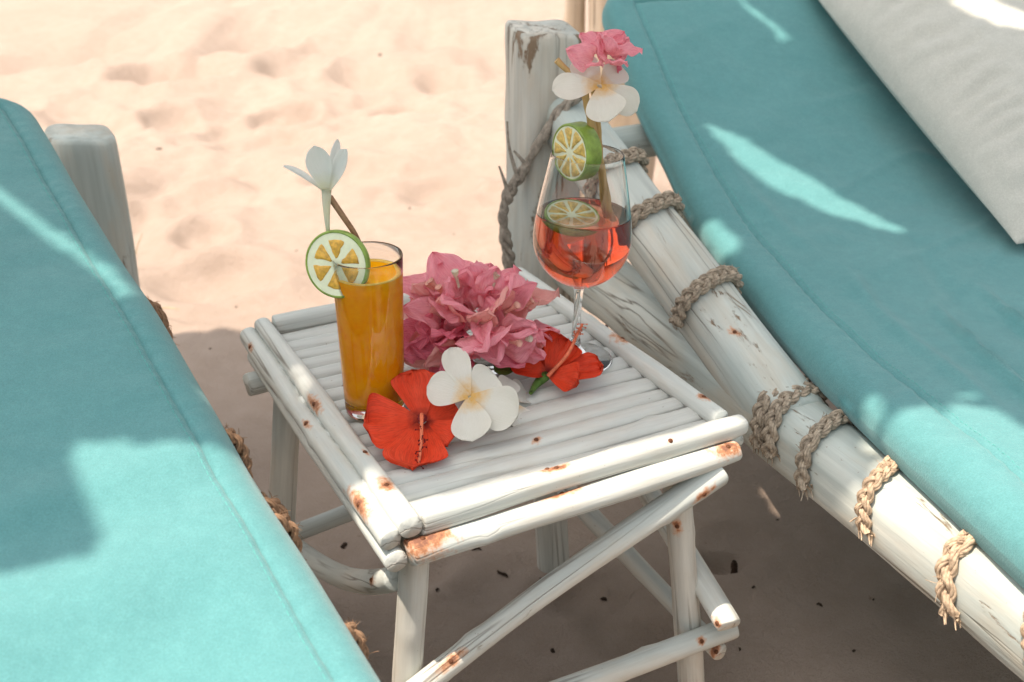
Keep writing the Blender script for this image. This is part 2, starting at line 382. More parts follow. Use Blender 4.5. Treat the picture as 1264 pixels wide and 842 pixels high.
# ------------------------------------------------------------------ poles
def pole(name, p0, p1, r0, r1, mat, parent, bend=(0, 0), lump=.05, sq=2.0, flat=(1, 1), nails=(), n=20, m=44, seed=None, mid=None, up=None, hole=False):
    p0 = np.asarray(p0, float); p1 = np.asarray(p1, float); seed = rng.randrange(9999) if seed is None else seed
    Z = nz(p1-p0); ref = UP if abs(Z[2]) < .9 else A3(0, 1, 0)
    if up is not None: ref = np.asarray(up, float)
    X = nz(np.cross(ref, Z)); Y = np.cross(Z, X); L = float(np.linalg.norm(p1-p0))
    inv = np.stack([X, Y, Z])
    zs = [0, .0, .12*r0] + list(np.linspace(.4*r0, L-.4*r1, m)) + [L-.12*r1, L, L]
    ks = [.0, .92, .985] + [1]*m + [.985, .92, .0]
    offs = lambda s: (bend[0]*math.sin(math.pi*s), bend[1]*math.sin(math.pi*s))
    if mid is not None:      # three-point curve through a given middle point
        mq = inv @ (np.asarray(mid)-p0); offs = lambda s: (mq[0]*4*s*(1-s), mq[1]*4*s*(1-s))
    V = []
    zc = np.array(zs)
    l1 = vn(np.stack([zc*0+seed, zc*0, zc], 1), 9, seed); l2 = vn(np.stack([zc*0, zc*0+seed, zc], 1), 5, seed+1); l3 = vn(np.stack([zc*0, zc*0+seed*.7, zc], 1), 5, seed+2)
    for i, (z, k) in enumerate(zip(zs, ks)):
        s = min(max(z/L, 0), 1); r = (r0+(r1-r0)*s)*(1+lump*l1[i])
        ox, oy = offs(s); ox += lump*.35*r*l2[i]*2; oy += lump*.35*r*l3[i]*2
        for j in range(n):
            t = 2*math.pi*j/n; c, sn = math.cos(t), math.sin(t)
            q = (abs(c)**sq+abs(sn)**sq)**(-1/sq)
            V.append((ox+r*k*q*c*flat[0], oy+r*k*q*sn*flat[1], z + (0 if 2 < i < len(zs)-3 else k*r*(.10*math.sin(t+seed)+.05*math.sin(3*t+seed*2)))))
    V = np.array(V)
    # faint lumps over the surface
    V[:, :2] *= (1+lump*.35*vn(V*A3(1, 1, .35)+seed, 60, seed))[:, None]
    kn = random.Random(seed)
    for _ in range(max(2, int(L*9))):
        kz = kn.uniform(.05, .95)*L; ka = kn.uniform(0, 6.28); ang = np.arctan2(V[:, 1], V[:, 0])
        da = (ang-ka+math.pi) % (2*math.pi)-math.pi
        V[:, :2] *= (1+lump*kn.uniform(.8, 2.4)*np.exp(-((V[:, 2]-kz)/(r0*.7))**2)*np.exp(-(da/.6)**2))[:, None]
    rust = np.zeros(len(V)); nl = []
    for nd in nails:
        d = ray(nd[0], nd[1]); o = inv @ (CAMO-p0); dd = inv @ d
        # march the ray to the first point near the pole skin
        a = dd[0]**2/flat[0]**2+dd[1]**2/flat[1]**2; bq = 2*(o[0]*dd[0]/flat[0]**2+o[1]*dd[1]/flat[1]**2); cq = o[0]**2/flat[0]**2+o[1]**2/flat[1]**2-((r0+r1)/2)**2
        disc = bq*bq-4*a*cq
        t = (-bq-math.sqrt(disc))/(2*a) if disc > 0 else -bq/(2*a)
        h = o+dd*t
        i = int(np.argmin(((V-h)**2).sum(1))); hit = V[i]
        g = (V-hit)*A3(1, 1, kn.uniform(.35, .9)); rust = np.maximum(rust, np.exp(-(g**2).sum(1)/((nd[2]*kn.uniform(1.0, 1.7))**2)))
        nl.append((hit, nz(hit*A3(1, 1, 0)+1e-9), nd[2]))
    M = frameM(p0, X, Y, Z)
    o = mk(name, V, gridfaces(len(zs), n, 0, True, True), mat, parent, M, attr={'rust': rust})
    for hit, nn, rr in nl:
        Mn = M @ frameM(hit-nn*.0006, *(lambda z_, x_: (x_, np.cross(z_, x_), z_))(nn, nz(np.cross(A3(0, 0, 1), nn))))
        v, f = lathe_vf([(.0, .0016), (.0013, .0014), (.0021, .0008), (.0023, -.001)], 10)
        mk('nail', v, f, M_NAIL, o, Mn)
    return o

# ------------------------------------------------------------------ side table
TA, TB, TC, TD = (at(*p, .36) for p in ((303, 402), (652, 330), (916, 522), (480, 648)))
TU = nz(TC-TD); TV = nz(TA-TD); TV = nz(TV-TU*(TV@TU))
def T(u, v, z): return TD+TU*u+TV*v+UP*(z-.36)
def PU(px, v): return onp(px, T(0, v, .3), TV)
def PV(px, u): return onp(px, T(u, 0, .3), TU)
tb = T(.165, .2, 0)
table = thing('side_table', (tb[0], tb[1], 0), 'small whitewashed side table of nailed poles with a slatted top and rusty nails', 'table')
# slats: split canes laid side by side
nsl = 16; edges = np.linspace(.018, .378, nsl+1); edges[1:-1] += nrng.normal(0, .0016, nsl-1)
slat_nails = {2: [(662, 541, .0035)], 5: [(548, 481, .002)], 9: [(405, 435, .0025)], 12: [(403, 473, .002)]}
for i in range(nsl):
    a, b = edges[i], edges[i+1]; v = (a+b)/2; rr = (b-a)/2*1.02
    tz = .3445+rng.uniform(-.0012, .0012)
    pole('slat', T(.006, v+rng.uniform(-.0008, .0008), tz), T(.326, v+rng.uniform(-.0008, .0008), tz+rng.uniform(-.0008, .0008)), rr, rr*rng.uniform(.94, 1), M_SLAT, table,
         lump=.14, flat=(1, .55), bend=(rng.uniform(-.0008, .0008), 0), nails=slat_nails.get(i, ()), n=16, m=40, sq=2.2)
pole('top_rail', T(.0165, -.001, .3530), T(.0185, .396, .3525), .0092, .0088, M_TABLE, table, lump=.13, sq=2.7, nails=[(476, 598, .0045), (391, 500, .006), (452, 560, .002)])
pole('top_rail', T(.0015, .003, .3430), T(.0025, .399, .3430), .0090, .0092, M_TABLE, table, lump=.13, sq=2.6, nails=[(443, 622, .008), (376, 523, .003), (309, 427, .004)])
pole('top_rail', T(.319, .02, .354), T(.313, .394, .3525), .0094, .0090, M_TABLE, table, lump=.12, sq=2.6, nails=[(773, 409, .0075), (868, 488, .005), (756, 388, .0015)])
pole('top_rail', T(.028, .386, .353), T(.306, .388, .353), .0098, .0092, M_TABLE, table, lump=.12, sq=2.6)
pole('top_rail', T(.027, .010, .3500), T(.336, .012, .3500), .0096, .0084, M_TABLE, table, lump=.15, sq=3.4, nails=[(672, 572, .003), (690, 576, .004), (828, 545, .002)])
pole('apron_pole', T(.014, -.002, .3315), T(.322, -.000, .3325), .0112, .0098, M_TABLE, table, lump=.17, bend=(0, -.002), nails=[(523, 664, .015), (690, 607, .0065), (897, 551, .010), (497, 655, .004)])
pole('apron_pole', T(.004, .0, .3240), T(.006, .385, .3240), .0098, .0105, M_TABLE, table, lump=.06)
pole('apron_pole', T(.330, .012, .330), T(.322, .39, .328), .0112, .0115, M_TABLE, table, lump=.06)
pole('apron_pole', T(-.012, .362, .306), T(.345, .362, .318), .0125, .0115, M_TABLE, table, lump=.06)
def leg(pxa, pxb, v, r0, r1, foot=-.05):
    a, b = PU(pxa, v), PU(pxb, v); d = nz(b-a)
    p0 = a+d*((.325-a[2])/d[2]); p1 = a+d*((foot-a[2])/d[2]); return p0, p1
p0, p1 = leg((511, 700), (503, 842), .022, 0, 0); FLt, FLb = p0, p1
pole('leg', p0, p1, .0118, .0125, M_TLEG, table, lump=.08)
p0, p1 = leg((836, 600), (850, 800), .022, 0, 0); FRt, FRb = p0, p1
pole('leg', p0, p1, .0122, .013, M_TLEG, table, lump=.06, nails=[(836, 650, .004)])
p0, p1 = leg((355, 500), (347, 650), .362, 0, 0); BLt, BLb = p0, p1
pole('leg', p0, p1, .0150, .0155, M_TLEG, table, lump=.08)
BRb = at(683, 694, -.0); BRt = T(.318, .352, .325)
pole('leg', BRt, BRb+nz(BRb-BRt)*.05, .0165, .0205, M_TLEG, table, lump=.06)
a = PU((889, 580), -.001); b = PU((545, 830), -.001); d = b-a
pole('diagonal_brace', a, a+d*1.13, .0112, .0108, M_TABLE, table, lump=.12, bend=(0, .005), nails=[(868, 609, .005), (560, 812, .004)])
a = PU((905, 772), -.001); b = T(-.005, -.001, .131)
pole('stretcher', a+A3(0, 0, -.002), b, .0105, .0115, M_TABLE, table, lump=.07, nails=[(868, 790, .004)])
a = PU((889, 806), -.004)
pole('stretcher', a, PV((700, 604), .315)+TV*.06, .0085, .012, M_TABLE, table, lump=.05, nails=[(889, 807, .005)])
a = PV((797, 602), .312); b = PV((897, 768), .312); d = nz(b-a)
pole('side_brace', a-d*.10, b+d*.004, .012, .0125, M_TABLE, table, lump=.05, flat=(1, .8), nails=[(886, 768, .004)])
a = PU((360, 660), .349); b = PU((445, 627), .349)
pole('stretcher', a, a+(b-a)*4.0, .0098, .0105, M_TABLE, table, lump=.05)
pole('stretcher', PV((352, 672), .012)+TV*.02, PV((497, 711), .022)-TU*.006, .0115, .0105, M_TABLE, table, mid=PV((425, 713), .018), lump=.05, nails=[(455, 716, .004)])

# ------------------------------------------------------------------ lashings
def braid_vf(path, nrm, r=.0042, amp=.0060, thick=.0028, per=.042, n=7, taper=True):
    path = np.asarray(path); nrm = np.asarray(nrm)
    Tn = np.gradient(path, axis=0); Tn /= np.linalg.norm(Tn, axis=1)[:, None]
    S = np.cross(Tn, nrm); S /= np.linalg.norm(S, axis=1)[:, None]
    arc = np.concatenate([[0], np.cumsum(np.linalg.norm(np.diff(path, axis=0), axis=1))])
    V = []; F = []
    for k in range(3):
        ph = 2*math.pi*arc/per+2*math.pi*k/3
        P = path + S*(amp*np.sin(ph))[:, None] + nrm*(thick*np.sin(2*ph))[:, None]
        for q in range(5):     # each strand is five yarns
            a2 = 2*math.pi*q/5+arc*150
            B1 = np.cross(Tn, S)
            PP = P + (S*np.cos(a2)[:, None]+B1*np.sin(a2)[:, None])*r*.60
            R = r*.43*(1+.14*np.sin(arc*500+q*2+k))
            v, f = tube_vf(PP, R, n, len(V)); V += v; F += f
    return V, F
def lashing(parent, c, ax, R, a0, a1, mat, slant=.02, ref=None, fray=True, seed=0, r=.0042, halves=1, sqr=2.6):
    """rope wound round a pole at centre c (axis ax): angle 0 = horizontal across (ref side), 90 = top"""
    ax = nz(ax); X = nz(ref - ax*(ref@ax)); Y = nz(UP-ax*(UP@ax)); Y = nz(Y-X*(Y@X))
    rr = random.Random(seed); V = []; F = []
    for hh in range(halves):
        ts = np.linspace(rad(a0), rad(a1), 70); P = []; Nn = []
        for i, t in enumerate(ts):
            s = i/69-.5; q = (abs(math.cos(t))**sqr+abs(math.sin(t))**sqr)**(-1/sqr)
            nn = X*math.cos(t)+Y*math.sin(t)
            P.append(c + nn*(R*q+r*1.5) + ax*(slant*s+hh*.019+.002*math.sin(t*3+seed))); Nn.append(nn)
        v, f = braid_vf(P, Nn, r=r, amp=r*1.45, thick=r*.65, per=.044+.012*math.sin(seed*2.7)); off = len(V); V += v; F += [tuple(off+i for i in g) for g in f]
        for k in range(34):       # loose fibres along the plait
            i_ = rr.randrange(4, 66); d = nz(Nn[i_]*rr.uniform(.2, 1)+ax*rr.gauss(0, 1)+(P[i_+1]-P[i_])/np.linalg.norm(P[i_+1]-P[i_])*rr.gauss(0, 1))
            st = P[i_]+Nn[i_]*r*.6+ax*rr.uniform(-r, r)*1.6; ln = rr.uniform(.004, .011)
            v, f = tube_vf([st, st+d*ln*.5+Nn[i_]*.0008, st+d*ln], [.0004, .0003, .0002], 4, len(V)); V += v; F += f
        if fray:
            e = P[-1]; tdir = nz(P[-1]-P[-3])
            for k in range(14):
                d = nz(tdir-Nn[-1]*.5+A3(rr.gauss(0, .5), rr.gauss(0, .5), rr.gauss(0, .4)))
                st = e+ax*rr.uniform(-.008, .008)+A3(rr.gauss(0, .002), rr.gauss(0, .002), rr.gauss(0, .002))-tdir*.004
                ln = rr.uniform(.004, .012); pp = [st+d*ln*s+A3(0, 0, -.006*s*s) for s in (0, .5, 1)]
                v, f = tube_vf(pp, [.0011, .0009, .0004], 5, len(V)); V += v; F += f
    V = np.array(V)-c
    return mk('rope_lashing', V, F, mat, parent, Matrix.Translation(Vector(c)))

# ------------------------------------------------------------------ mattress
def sweep(prof):
    """side profile [(s, z)...] -> dense arc-length samples with rounded bend: functions of arc a"""
    P = spline(np.array([(s, 0, z) for s, z in prof]), 400)[:, (0, 2)]
    arc = np.concatenate([[0], np.cumsum(np.linalg.norm(np.diff(P, axis=0), axis=1))])
    return arc, P
def mattress(name, O, e, n, prof, W, Tk, rc, mat, label, cat, extra=None, seed=3, side=1, seamd=.045):
    arc, P = sweep(prof); L = arc[-1]; R = Tk*.46
    dl = [0, .0015, .004, .008, .013, .019, .026, .033, seamd-.0055, seamd-.003, seamd-.0015, seamd, seamd+.0015, seamd+.003, seamd+.0055, seamd+.012]
    dl = sorted(set(round(x, 5) for x in dl))
    av = np.array(dl + list(np.arange(seamd+.02, L-seamd-.02, .0055)) + [L-x for x in dl[::-1]])
    bv = np.array(dl + list(np.arange(seamd+.02, W-seamd-.02, .0055)) + [W-x for x in dl[::-1]])
    A, B = np.meshgrid(av, bv, indexing='ij')
    ea = np.minimum(av, L-av); ins = np.where(ea < rc, rc-np.sqrt(np.maximum(rc**2-(rc-ea)**2, 0)), 0)[:, None]
    Bq = ins+(W-2*ins)*(B/W)
    d = np.minimum(np.minimum(A, L-A), np.minimum(Bq-ins, W-ins-Bq))
    k = np.clip(d/R, 0, 1); pr = np.sqrt(np.maximum(1-(1-k)**2, 0))
    sx = np.interp(A, arc, P[:, 0]); sz = np.interp(A, arc, P[:, 1])
    tx = np.gradient(P[:, 0])/np.hypot(np.gradient(P[:, 0]), np.gradient(P[:, 1])); tz_ = np.gradient(P[:, 1])/np.hypot(np.gradient(P[:, 0]), np.gradient(P[:, 1]))
    nx = -np.interp(A, arc, tz_); nzz = np.interp(A, arc, tx)
    wob = .004*vn2(A, B, 6, seed)+.0022*vn2(A, B, 15, seed+1)+.001*vn2(A, B, 40, seed+2)
    edge = .0035*vn2(A, B*0, 9, seed+5)*np.exp(-d/.03)
    crown = .003*np.sin(math.pi*np.clip(Bq/W, 0, 1))
    top = Tk/2*pr + (wob+crown)*np.clip(d/.03, 0, 1) - .0028*np.exp(-((d-seamd)/.0016)**2)*1.0 - .001*np.exp(-((d-seamd)/.006)**2)
    ph = np.where(np.minimum(A, L-A) < np.minimum(Bq-ins, W-ins-Bq), B, A)
    top = top + .0011*np.sin(ph*330+4*vn2(A, B, 14, seed+8))*np.exp(-((d-seamd)/.010)**2)*(.4+.6*np.abs(vn2(A, B, 8, seed+9)))
    wrk = vn2(A*1.0+B*.6, B*.35-A*.2, 13, seed+11); top = top + .0030*np.exp(-(wrk/.10)**2)*np.clip(vn2(A, B, 3.2, seed+12)+.15, 0, 1)
    if extra is not None: top = top + extra(A, Bq, L, W)*np.clip(d/.02, 0, 1)
    bot = -Tk/2*pr
    def pos(h):
        s = sx+nx*h; z = sz+nzz*h
        return O + s[..., None]*e + (Bq+edge)[..., None]*n*side + z[..., None]*UP
    Vt = pos(top).reshape(-1, 3); Vb = pos(bot).reshape(-1, 3); na, nb = A.shape
    F = gridfaces(na, nb, 0, side < 0) + gridfaces(na, nb, na*nb, side > 0)
    bd = [(i, 0) for i in range(na)]+[(na-1, j) for j in range(1, nb)]+[(i, nb-1) for i in range(na-2, -1, -1)]+[(0, j) for j in range(nb-2, 0, -1)]
    ids = [i*nb+j for i, j in bd]
    for p, q in zip(ids, ids[1:]+ids[:1]):
        f = (p, q, q+na*nb, p+na*nb); F.append(f if side < 0 else f[::-1])
    V = np.vstack([Vt, Vb]); c = V.mean(0)
    M = frameM(c, n*side, e*side*(1 if side > 0 else 1), UP) if False else Matrix.Translation(Vector(c))
    o = mk(name, V-c, F, mat, None, M)
    tag(o, label, cat)
    # a row of stitches beside the edge seam
    sv = []; sf = []; bi = int(np.argmin(np.abs(bv-(seamd+.0055)))); G = pos(top)
    row = G[:, bi]; al = np.concatenate([[0], np.cumsum(np.linalg.norm(np.diff(row, axis=0), axis=1))])
    for q in np.arange(.06, al[-1]-.06, .0062):
        p0 = A3(*[np.interp(q, al, row[:, k]) for k in range(3)]); p1 = A3(*[np.interp(q+.0042, al, row[:, k]) for k in range(3)])
        v, f = tube_vf([p0-UP*.0002, (p0+p1)/2+UP*.0005, p1-UP*.0002], .0004, 5, len(sv)); sv += v; sf += f
    st_ = mk('stitching', np.array(sv)-c, sf, M_STITCH, o, Matrix.Translation(Vector(c))); st_['kind'] = 'stuff'
    return o

# ------------------------------------------------------------------ right lounger
REc = nz(A3(.400279, -.916393, 0)); RNc = A3(.916393, .400279, 0)           # along the rail to the foot / towards the bed
RO = at(966, 577, .285); RO = A3(RO[0], RO[1], 0)
def RP(s, off, z): return RO+REc*s+RNc*off+UP*z
lr = thing('sun_lounger', RP(.2, .35, 0), 'whitewashed timber sun lounger with a raised back, square head post and braided rope lashings', 'sun lounger', 'timber sun loungers')
RZ, RR = .298, .034
pole('side_rail', RP(-.60, .034, RZ), RP(1.15, .034, RZ), RR, RR*1.02, M_FRAME, lr, lump=.035, sq=3.2, n=28, m=90)
pole('side_rail', RP(-.60, .70, RZ), RP(1.15, .70, RZ), RR, RR, M_FRAME, lr, lump=.035, sq=3.2, n=24, m=60)
# back frame, hinged on the rails and tied to the posts
bp0, bp1 = RP(-.050, .034, .309), RP(-.60, .022, .515)
BPd = nz(bp1-bp0)
pole('back_pole', bp0-BPd*.02, bp1+BPd*.02, .0335, .0325, M_FRAME, lr, lump=.04, sq=3.0, n=28, m=60, nails=[(905, 415, .003)])
pole('back_pole', RP(-.085, .705, .34), RP(-.60, .70, .515), .0325, .0325, M_FRAME, lr, lump=.04, sq=3.0, n=20, m=40)
pole('back_crossbar', RP(-.56, .05, .425), RP(-.56, .68, .425), .022, .022, M_FRAME, lr, lump=.04)
pole('crossbar', RP(.0, .05, .295), RP(.0, .68, .295), .022, .022, M_FRAME, lr, lump=.04)
pole('crossbar', RP(.55, .05, .295), RP(.55, .68, .295), .022, .022, M_FRAME, lr, lump=.04)
pole('crossbar', RP(1.12, .05, .295), RP(1.12, .68, .295), .026, .026, M_FRAME, lr, lump=.04)
pole('crossbar', RP(-.58, .05, .295), RP(-.58, .68, .295), .026, .026, M_FRAME, lr, lump=.04)
# square head posts, front faces turned like the rail
def post(parent, c, ztop, hw, xdir, mat=M_POST, sq=7.0, lump=.03, zb=-.08):
    return pole('post', A3(c[0], c[1], zb), A3(c[0], c[1], ztop), hw, hw*.97, mat, parent, lump=lump, sq=sq, n=40, m=40, up=xdir)
pc = onp((672, 30), RP(0, .005, 0), RNc)
post(lr, pc, pc[2]-.004, .040, RNc)
post(lr, RP(-.6, .74, 0), .58, .040, RNc)
for s, off in ((1.0, .034), (1.0, .70)):
    pole('leg', RP(s, off, .285), RP(s, off, -.06), .036, .036, M_FRAME, lr, lump=.04, sq=4, n=24, m=20)
# lashings along the rail and the back pole
rail_c = lambda s: RP(s, .034, RZ)
for i, (px, mt) in enumerate((((925, 470), M_ROPE_SHADED), ((980, 530), M_ROPE_SHADED), ((1046, 594), M_ROPE), ((1150, 682), M_ROPE), ((1237, 755), M_ROPE), ((1330, 840), M_ROPE))):
    p = onp(px, RP(0, .0, 0), RNc); s = (p-RO)@REc
    cc = rail_c(s+.014)
    lashing(lr, cc, REc, RR, 20, (190, 196, 186, 200, 176, 190)[i], mt, slant=(.034, .030, .044, .034, .05, .03)[i], ref=RNc, seed=i, halves=1 if i != 0 else 2, sqr=3.2, r=(.0037, .0034, .0032, .0036, .0033, .0034)[i])
for i, px in enumerate(((848, 335), (786, 222), (748, 152))):
    p = onp(px, RP(0, .0, 0), RNc); t = (p-bp0)@BPd
    lashing(lr, bp0+BPd*(t-.01), -BPd, .033, 10, 190, M_ROPE_SHADED, slant=.022, ref=RNc, seed=20+i, sqr=3.0, r=.0040, fray=False)
# dry vine wound over the post and hanging beside it
vp = [onp(px, A3(0, pc[1]-.052, 0), A3(0, 1, 0)) for px in ((716, 118), (692, 138), (668, 172), (646, 212), (629, 238), (621, 262), (624, 290), (628, 318), (627, 352))]
V = []; F = []
sp = spline(vp, 60); ar = np.linspace(0, 1, 60)
for k in range(3):
    off = np.stack([np.cos(ar*34+k*2.1), .6*np.sin(ar*34+k*2.1), np.sin(ar*34+k*2.1)*.4], 1)*(.0036+.0016*np.sin(ar*17))[:, None]
    v, f = tube_vf(sp+off, .0040*(1+.3*np.sin(ar*50+k)), 8, len(V)); V += v; F += f
for pts in (((640, 222), (633, 200), (628, 178), (626, 150)), ((628, 240), (622, 222), (616, 205)), ((650, 205), (643, 196), (634, 186))):
    q = spline([onp(px, A3(0, pc[1]-.055, 0), A3(0, 1, 0)) for px in pts], 10)
    v, f = tube_vf(q, np.linspace(.0032, .0012, 10), 6, len(V)); V += v; F += f
mk('vine_tie', np.array(V)-pc, F, M_VINE, lr, Matrix.Translation(Vector(pc)))

# right mattress: edge runs a little askew to the rail
ga = math.atan2(.052-.000, -.093-.19)
m0 = at(965, 420, .352); m1 = at(1255, 701, .352)
MEr = nz(m1-m0); MNr = A3(-MEr[1], MEr[0], 0)
M0 = A3(m0[0], m0[1], 0)
def mz(px, off=0.0): p = onp(px, M0+MNr*off, MNr); return ((p-M0)@MEr, p[2])
def creases(A, B, L, W):
    r = 0
    for (a0, b0, a1, b1, h, wd) in ((.70, .16, 1.05, .115, .011, .0045), (.68, .225, 1.05, .20, .010, .0045), (.60, .11, .95, .085, .005, .008), (.30, .07, .62, .085, .0035, .010), (.56, .22, .80, .17, -.004, .012)):
        d = np.hypot(a1-a0, b1-b0); ux, uy = (a1-a0)/d, (b1-b0)/d
        t = (A-a0)*ux+(B-b0)*uy; q = (A-a0)*-uy+(B-b0)*ux + .006*np.sin(t*14)
        r = r + h*np.exp(-(q/wd)**2)*np.clip(t/.08, 0, 1)*np.clip((d-t)/.1, 0, 1)
    r = r + .0012*np.sin((A*38+B*20))*np.exp(-((A-.33)/.12)**2)*np.exp(-((B-.10)/.06)**2)
    return r
HL = mz((745, 40)); 
prof_r = [mz((731, -6)), mz((791, 146)), mz((862, 284)), (-.07, .3625), (.05, .352), (.30, .352), (.7, .352), (1.22, .352)]
print('RIGHT PROFILE', [(round(a, 3), round(b, 3)) for a, b in prof_r])
mat_r = mattress('mattress', M0, MEr, MNr, prof_r, .66, .050, .06, M_TEAL, 'teal canvas mattress bent up along the raised back, holding a pillow', 'mattress', creases, 3)

# ------------------------------------------------------------------ left lounger and mattress
LZ = .385
l0 = at(300, 572, LZ); azl = rad(33.0)
LE = A3(math.sin(azl), -math.cos(azl), 0); LN = A3(math.cos(azl), math.sin(azl), 0)      # LN points to the table
LO = A3(l0[0], l0[1], 0)
def lz(px): p = onp(px, LO, LN); return ((p-LO)@LE, p[2])
lh = lz((33, 128)); lf = lz((465, 842)); lsl = (lf[1]-lh[1])/(lf[0]-lh[0])
lzz = lambda s: LZ+lsl*s
prof_l = [(lh[0]*(1-k)+.26*k, lzz(lh[0]*(1-k)+.26*k)) for k in (0, .25, .5, .75, 1)]+[(.36, lzz(.32)), (.6, lzz(.33)), (1.1, lzz(.33))]
print('LEFT PROFILE', [(round(a, 3), round(b, 3)) for a, b in prof_l])
LSd = nz(LE+UP*lsl); LNr = nz(np.cross(LSd, LN)); LNr = LNr if LNr[2] > 0 else -LNr
def folds(A, B, L, W):
    # soft diagonal drag folds over the near half, steeper on the side away from the sun
    q = A*.86+B*.50; m = vn2(A, B, 4.5, 77); sh = np.clip((A-.60)/.12, 0, 1)
    ph = ((q*9.5+.55*m) % 1.0)
    saw = np.where(ph < .72, ph/.72, (1-ph)/.28); saw = saw*saw*(3-2*saw)
    return (.0030*vn2(A, B, 22, 41)+.015*saw*np.clip(.45+.9*vn2(A, B, 3.6, 31), 0, 1))*sh
mat_l = mattress('mattress', LO, LE, -LN, prof_l, .66, .050, .05, M_TEAL, 'teal canvas mattress with a stitched edge and no pillow, bare to the sun', 'mattress', folds, 13, 1, .030)
def LP(s, off, z): return LO+LE*s+LN*off+UP*z
ll = thing('sun_lounger', LP(0, -.3, 0), 'timber sun lounger with a rounded head post and brown rope, under the pillowless mattress', 'sun lounger', 'timber sun loungers')
LRZ = .262; dzr = .027+.031
sh_ = lh[0]
for off in (-.012, -.62):
    pole('back_pole', LP(sh_-.03, off, lzz(sh_-.03)-dzr), LP(.27, off, lzz(.27)-dzr), .030, .030, M_FRAME, ll, lump=.04, n=24, m=60, sq=2.4)
    pole('side_rail', LP(sh_-.03, off-.005, LRZ-.03), LP(1.05, off-.005, LRZ), .030, .030, M_FRAME, ll, lump=.04, n=20, m=50, sq=2.4)
    pole('leg', LP(.9, off, LRZ-.02), LP(.9, off, -.06), .034, .034, M_FRAME, ll, lump=.04, n=20, m=20)
sp_ = sh_-.085
pp = onp((104, 200), LP(sp_, 0, 0), LE)
post(ll, pp, onp((103, 163), LP(sp_, 0, 0), LE)[2], .041, LE, M_FRAME, 3.4)
post(ll, pp-LN*.58, .5, .041, LE, M_FRAME, 3.4)
pole('crossbar', LP(sh_-.02, .0, lzz(sh_)-dzr-.05), LP(sh_-.02, -.64, lzz(sh_)-dzr-.05), .022, .022, M_FRAME, ll, lump=.04)
for s in (.0, .4, .92): pole('crossbar', LP(s, -.02, LRZ-.01), LP(s, -.61, LRZ-.01), .022, .022, M_FRAME, ll, lump=.04)
for i, px in enumerate(((163, 345), (259, 501), (309, 583), (402, 735))):
    s = lz(px)[0]
    lashing(ll, LP(s, -.012, lzz(s)-dzr), LSd, .030, 60, -75, M_ROPE_B, slant=.02, ref=LN, seed=40+i, fray=False, sqr=2.4, r=.0033, halves=2 if i == 2 else 1)

# ------------------------------------------------------------------ pillow
def pillow():
    L, W = .46, .62
    na, nb = 110, 130
    a = np.linspace(0, 1, na); b = np.linspace(0, 1, nb); A, B = np.meshgrid(a, b, indexing='ij')
    x = (A-.5); y = (B-.5)
    pinch = 1-.10*(1-(2*np.abs(y))**2)*(2*np.abs(x))**2*.9; pinchy = 1-.08*(1-(2*np.abs(x))**2)*(2*np.abs(y))**2
    X = x*L*pinchy*1.0; Y = y*W*pinch
    dx = np.minimum(A, 1-A)*L; dy = np.minimum(B, 1-B)*W; d = np.minimum(dx, dy)
    h = .085*(np.clip(1-(2*np.abs(x))**2.6, 0, 1)*np.clip(1-(2*np.abs(y))**2.6, 0, 1))**.55
    # puckers that run in from the seams
    puck = .0042*np.sin(B*105+8*vn2(A, B, 6, 3))*np.exp(-((dx-.055)/.040)**2)+.006*np.sin(A*90+5*vn2(A, B, 6, 8))*np.exp(-((dy-.05)/.04)**2)
    wr = .006*vn2(A*L*10, B*W*10, 1.3, 5)+.0025*vn2(A*L*10, B*W*10, 4, 6)
    hem = .0016*vn2(X, Y, 60, 2)
    top = h+(puck*(.6+.4*vn2(A, B, 9, 12))+wr)*np.clip(d/.03, 0, 1)+hem; bot = -h*.55
    V = np.vstack([np.stack([X, Y, top], -1).reshape(-1, 3), np.stack([X, Y, bot-.001], -1).reshape(-1, 3)])
    F = gridfaces(na, nb)+gridfaces(na, nb, na*nb, True)
    bd = [(i, 0) for i in range(na)]+[(na-1, j) for j in range(1, nb)]+[(i, nb-1) for i in range(na-2, -1, -1)]+[(0, j) for j in range(nb-2, 0, -1)]
    ids = [i*nb+j for i, j in bd]
    F += [(p, p+na*nb, q+na*nb, q) for p, q in zip(ids, ids[1:]+ids[:1])]
    return V, F
# seam edge in the picture runs (1013,0) -> (1255,300); lay the pillow on the raised back
def backz(s): return float(np.interp(s, [p[0] for p in prof_r], [p[1] for p in prof_r]))
bk0, bk1 = prof_r[1], prof_r[2]
slope = nz(MEr*(bk1[0]-bk0[0])+UP*(bk1[1]-bk0[1])); bnrm = nz(np.cross(slope, MNr)); bnrm = bnrm if bnrm[2] > 0 else -bnrm
bpt = M0+MEr*bk0[0]+UP*(bk0[1]+.030)
q0 = onp((970, -18), bpt+bnrm*.012, bnrm); q1 = onp((1232, 316), bpt+bnrm*.012, bnrm)
ed = nz(q1-q0); inn = nz(np.cross(bnrm, ed)); inn = inn if inn[0] > 0 else -inn
pcn = q1 - ed*.29 + inn*.225 + bnrm*.052
tilt = rad(4); ax_ = inn*math.cos(tilt)+bnrm*math.sin(tilt); bz_ = nz(np.cross(ax_, ed)); 
if bz_ @ bnrm < 0: ed2 = -ed; bz_ = -bz_
else: ed2 = ed
V, F = pillow()
pil = mk('pillow', V, F, M_PILLOW, None, frameM(pcn, ax_, ed2, bz_))
tag(pil, 'off-white cotton pillow with puckered seams, lying on the raised teal mattress', 'pillow')
v, f = tube_vf(spline([(0, 0, 0), (.004, .010, -.001), (.003, .020, -.004)], 8), np.linspace(.0035, .0012, 8), 6)
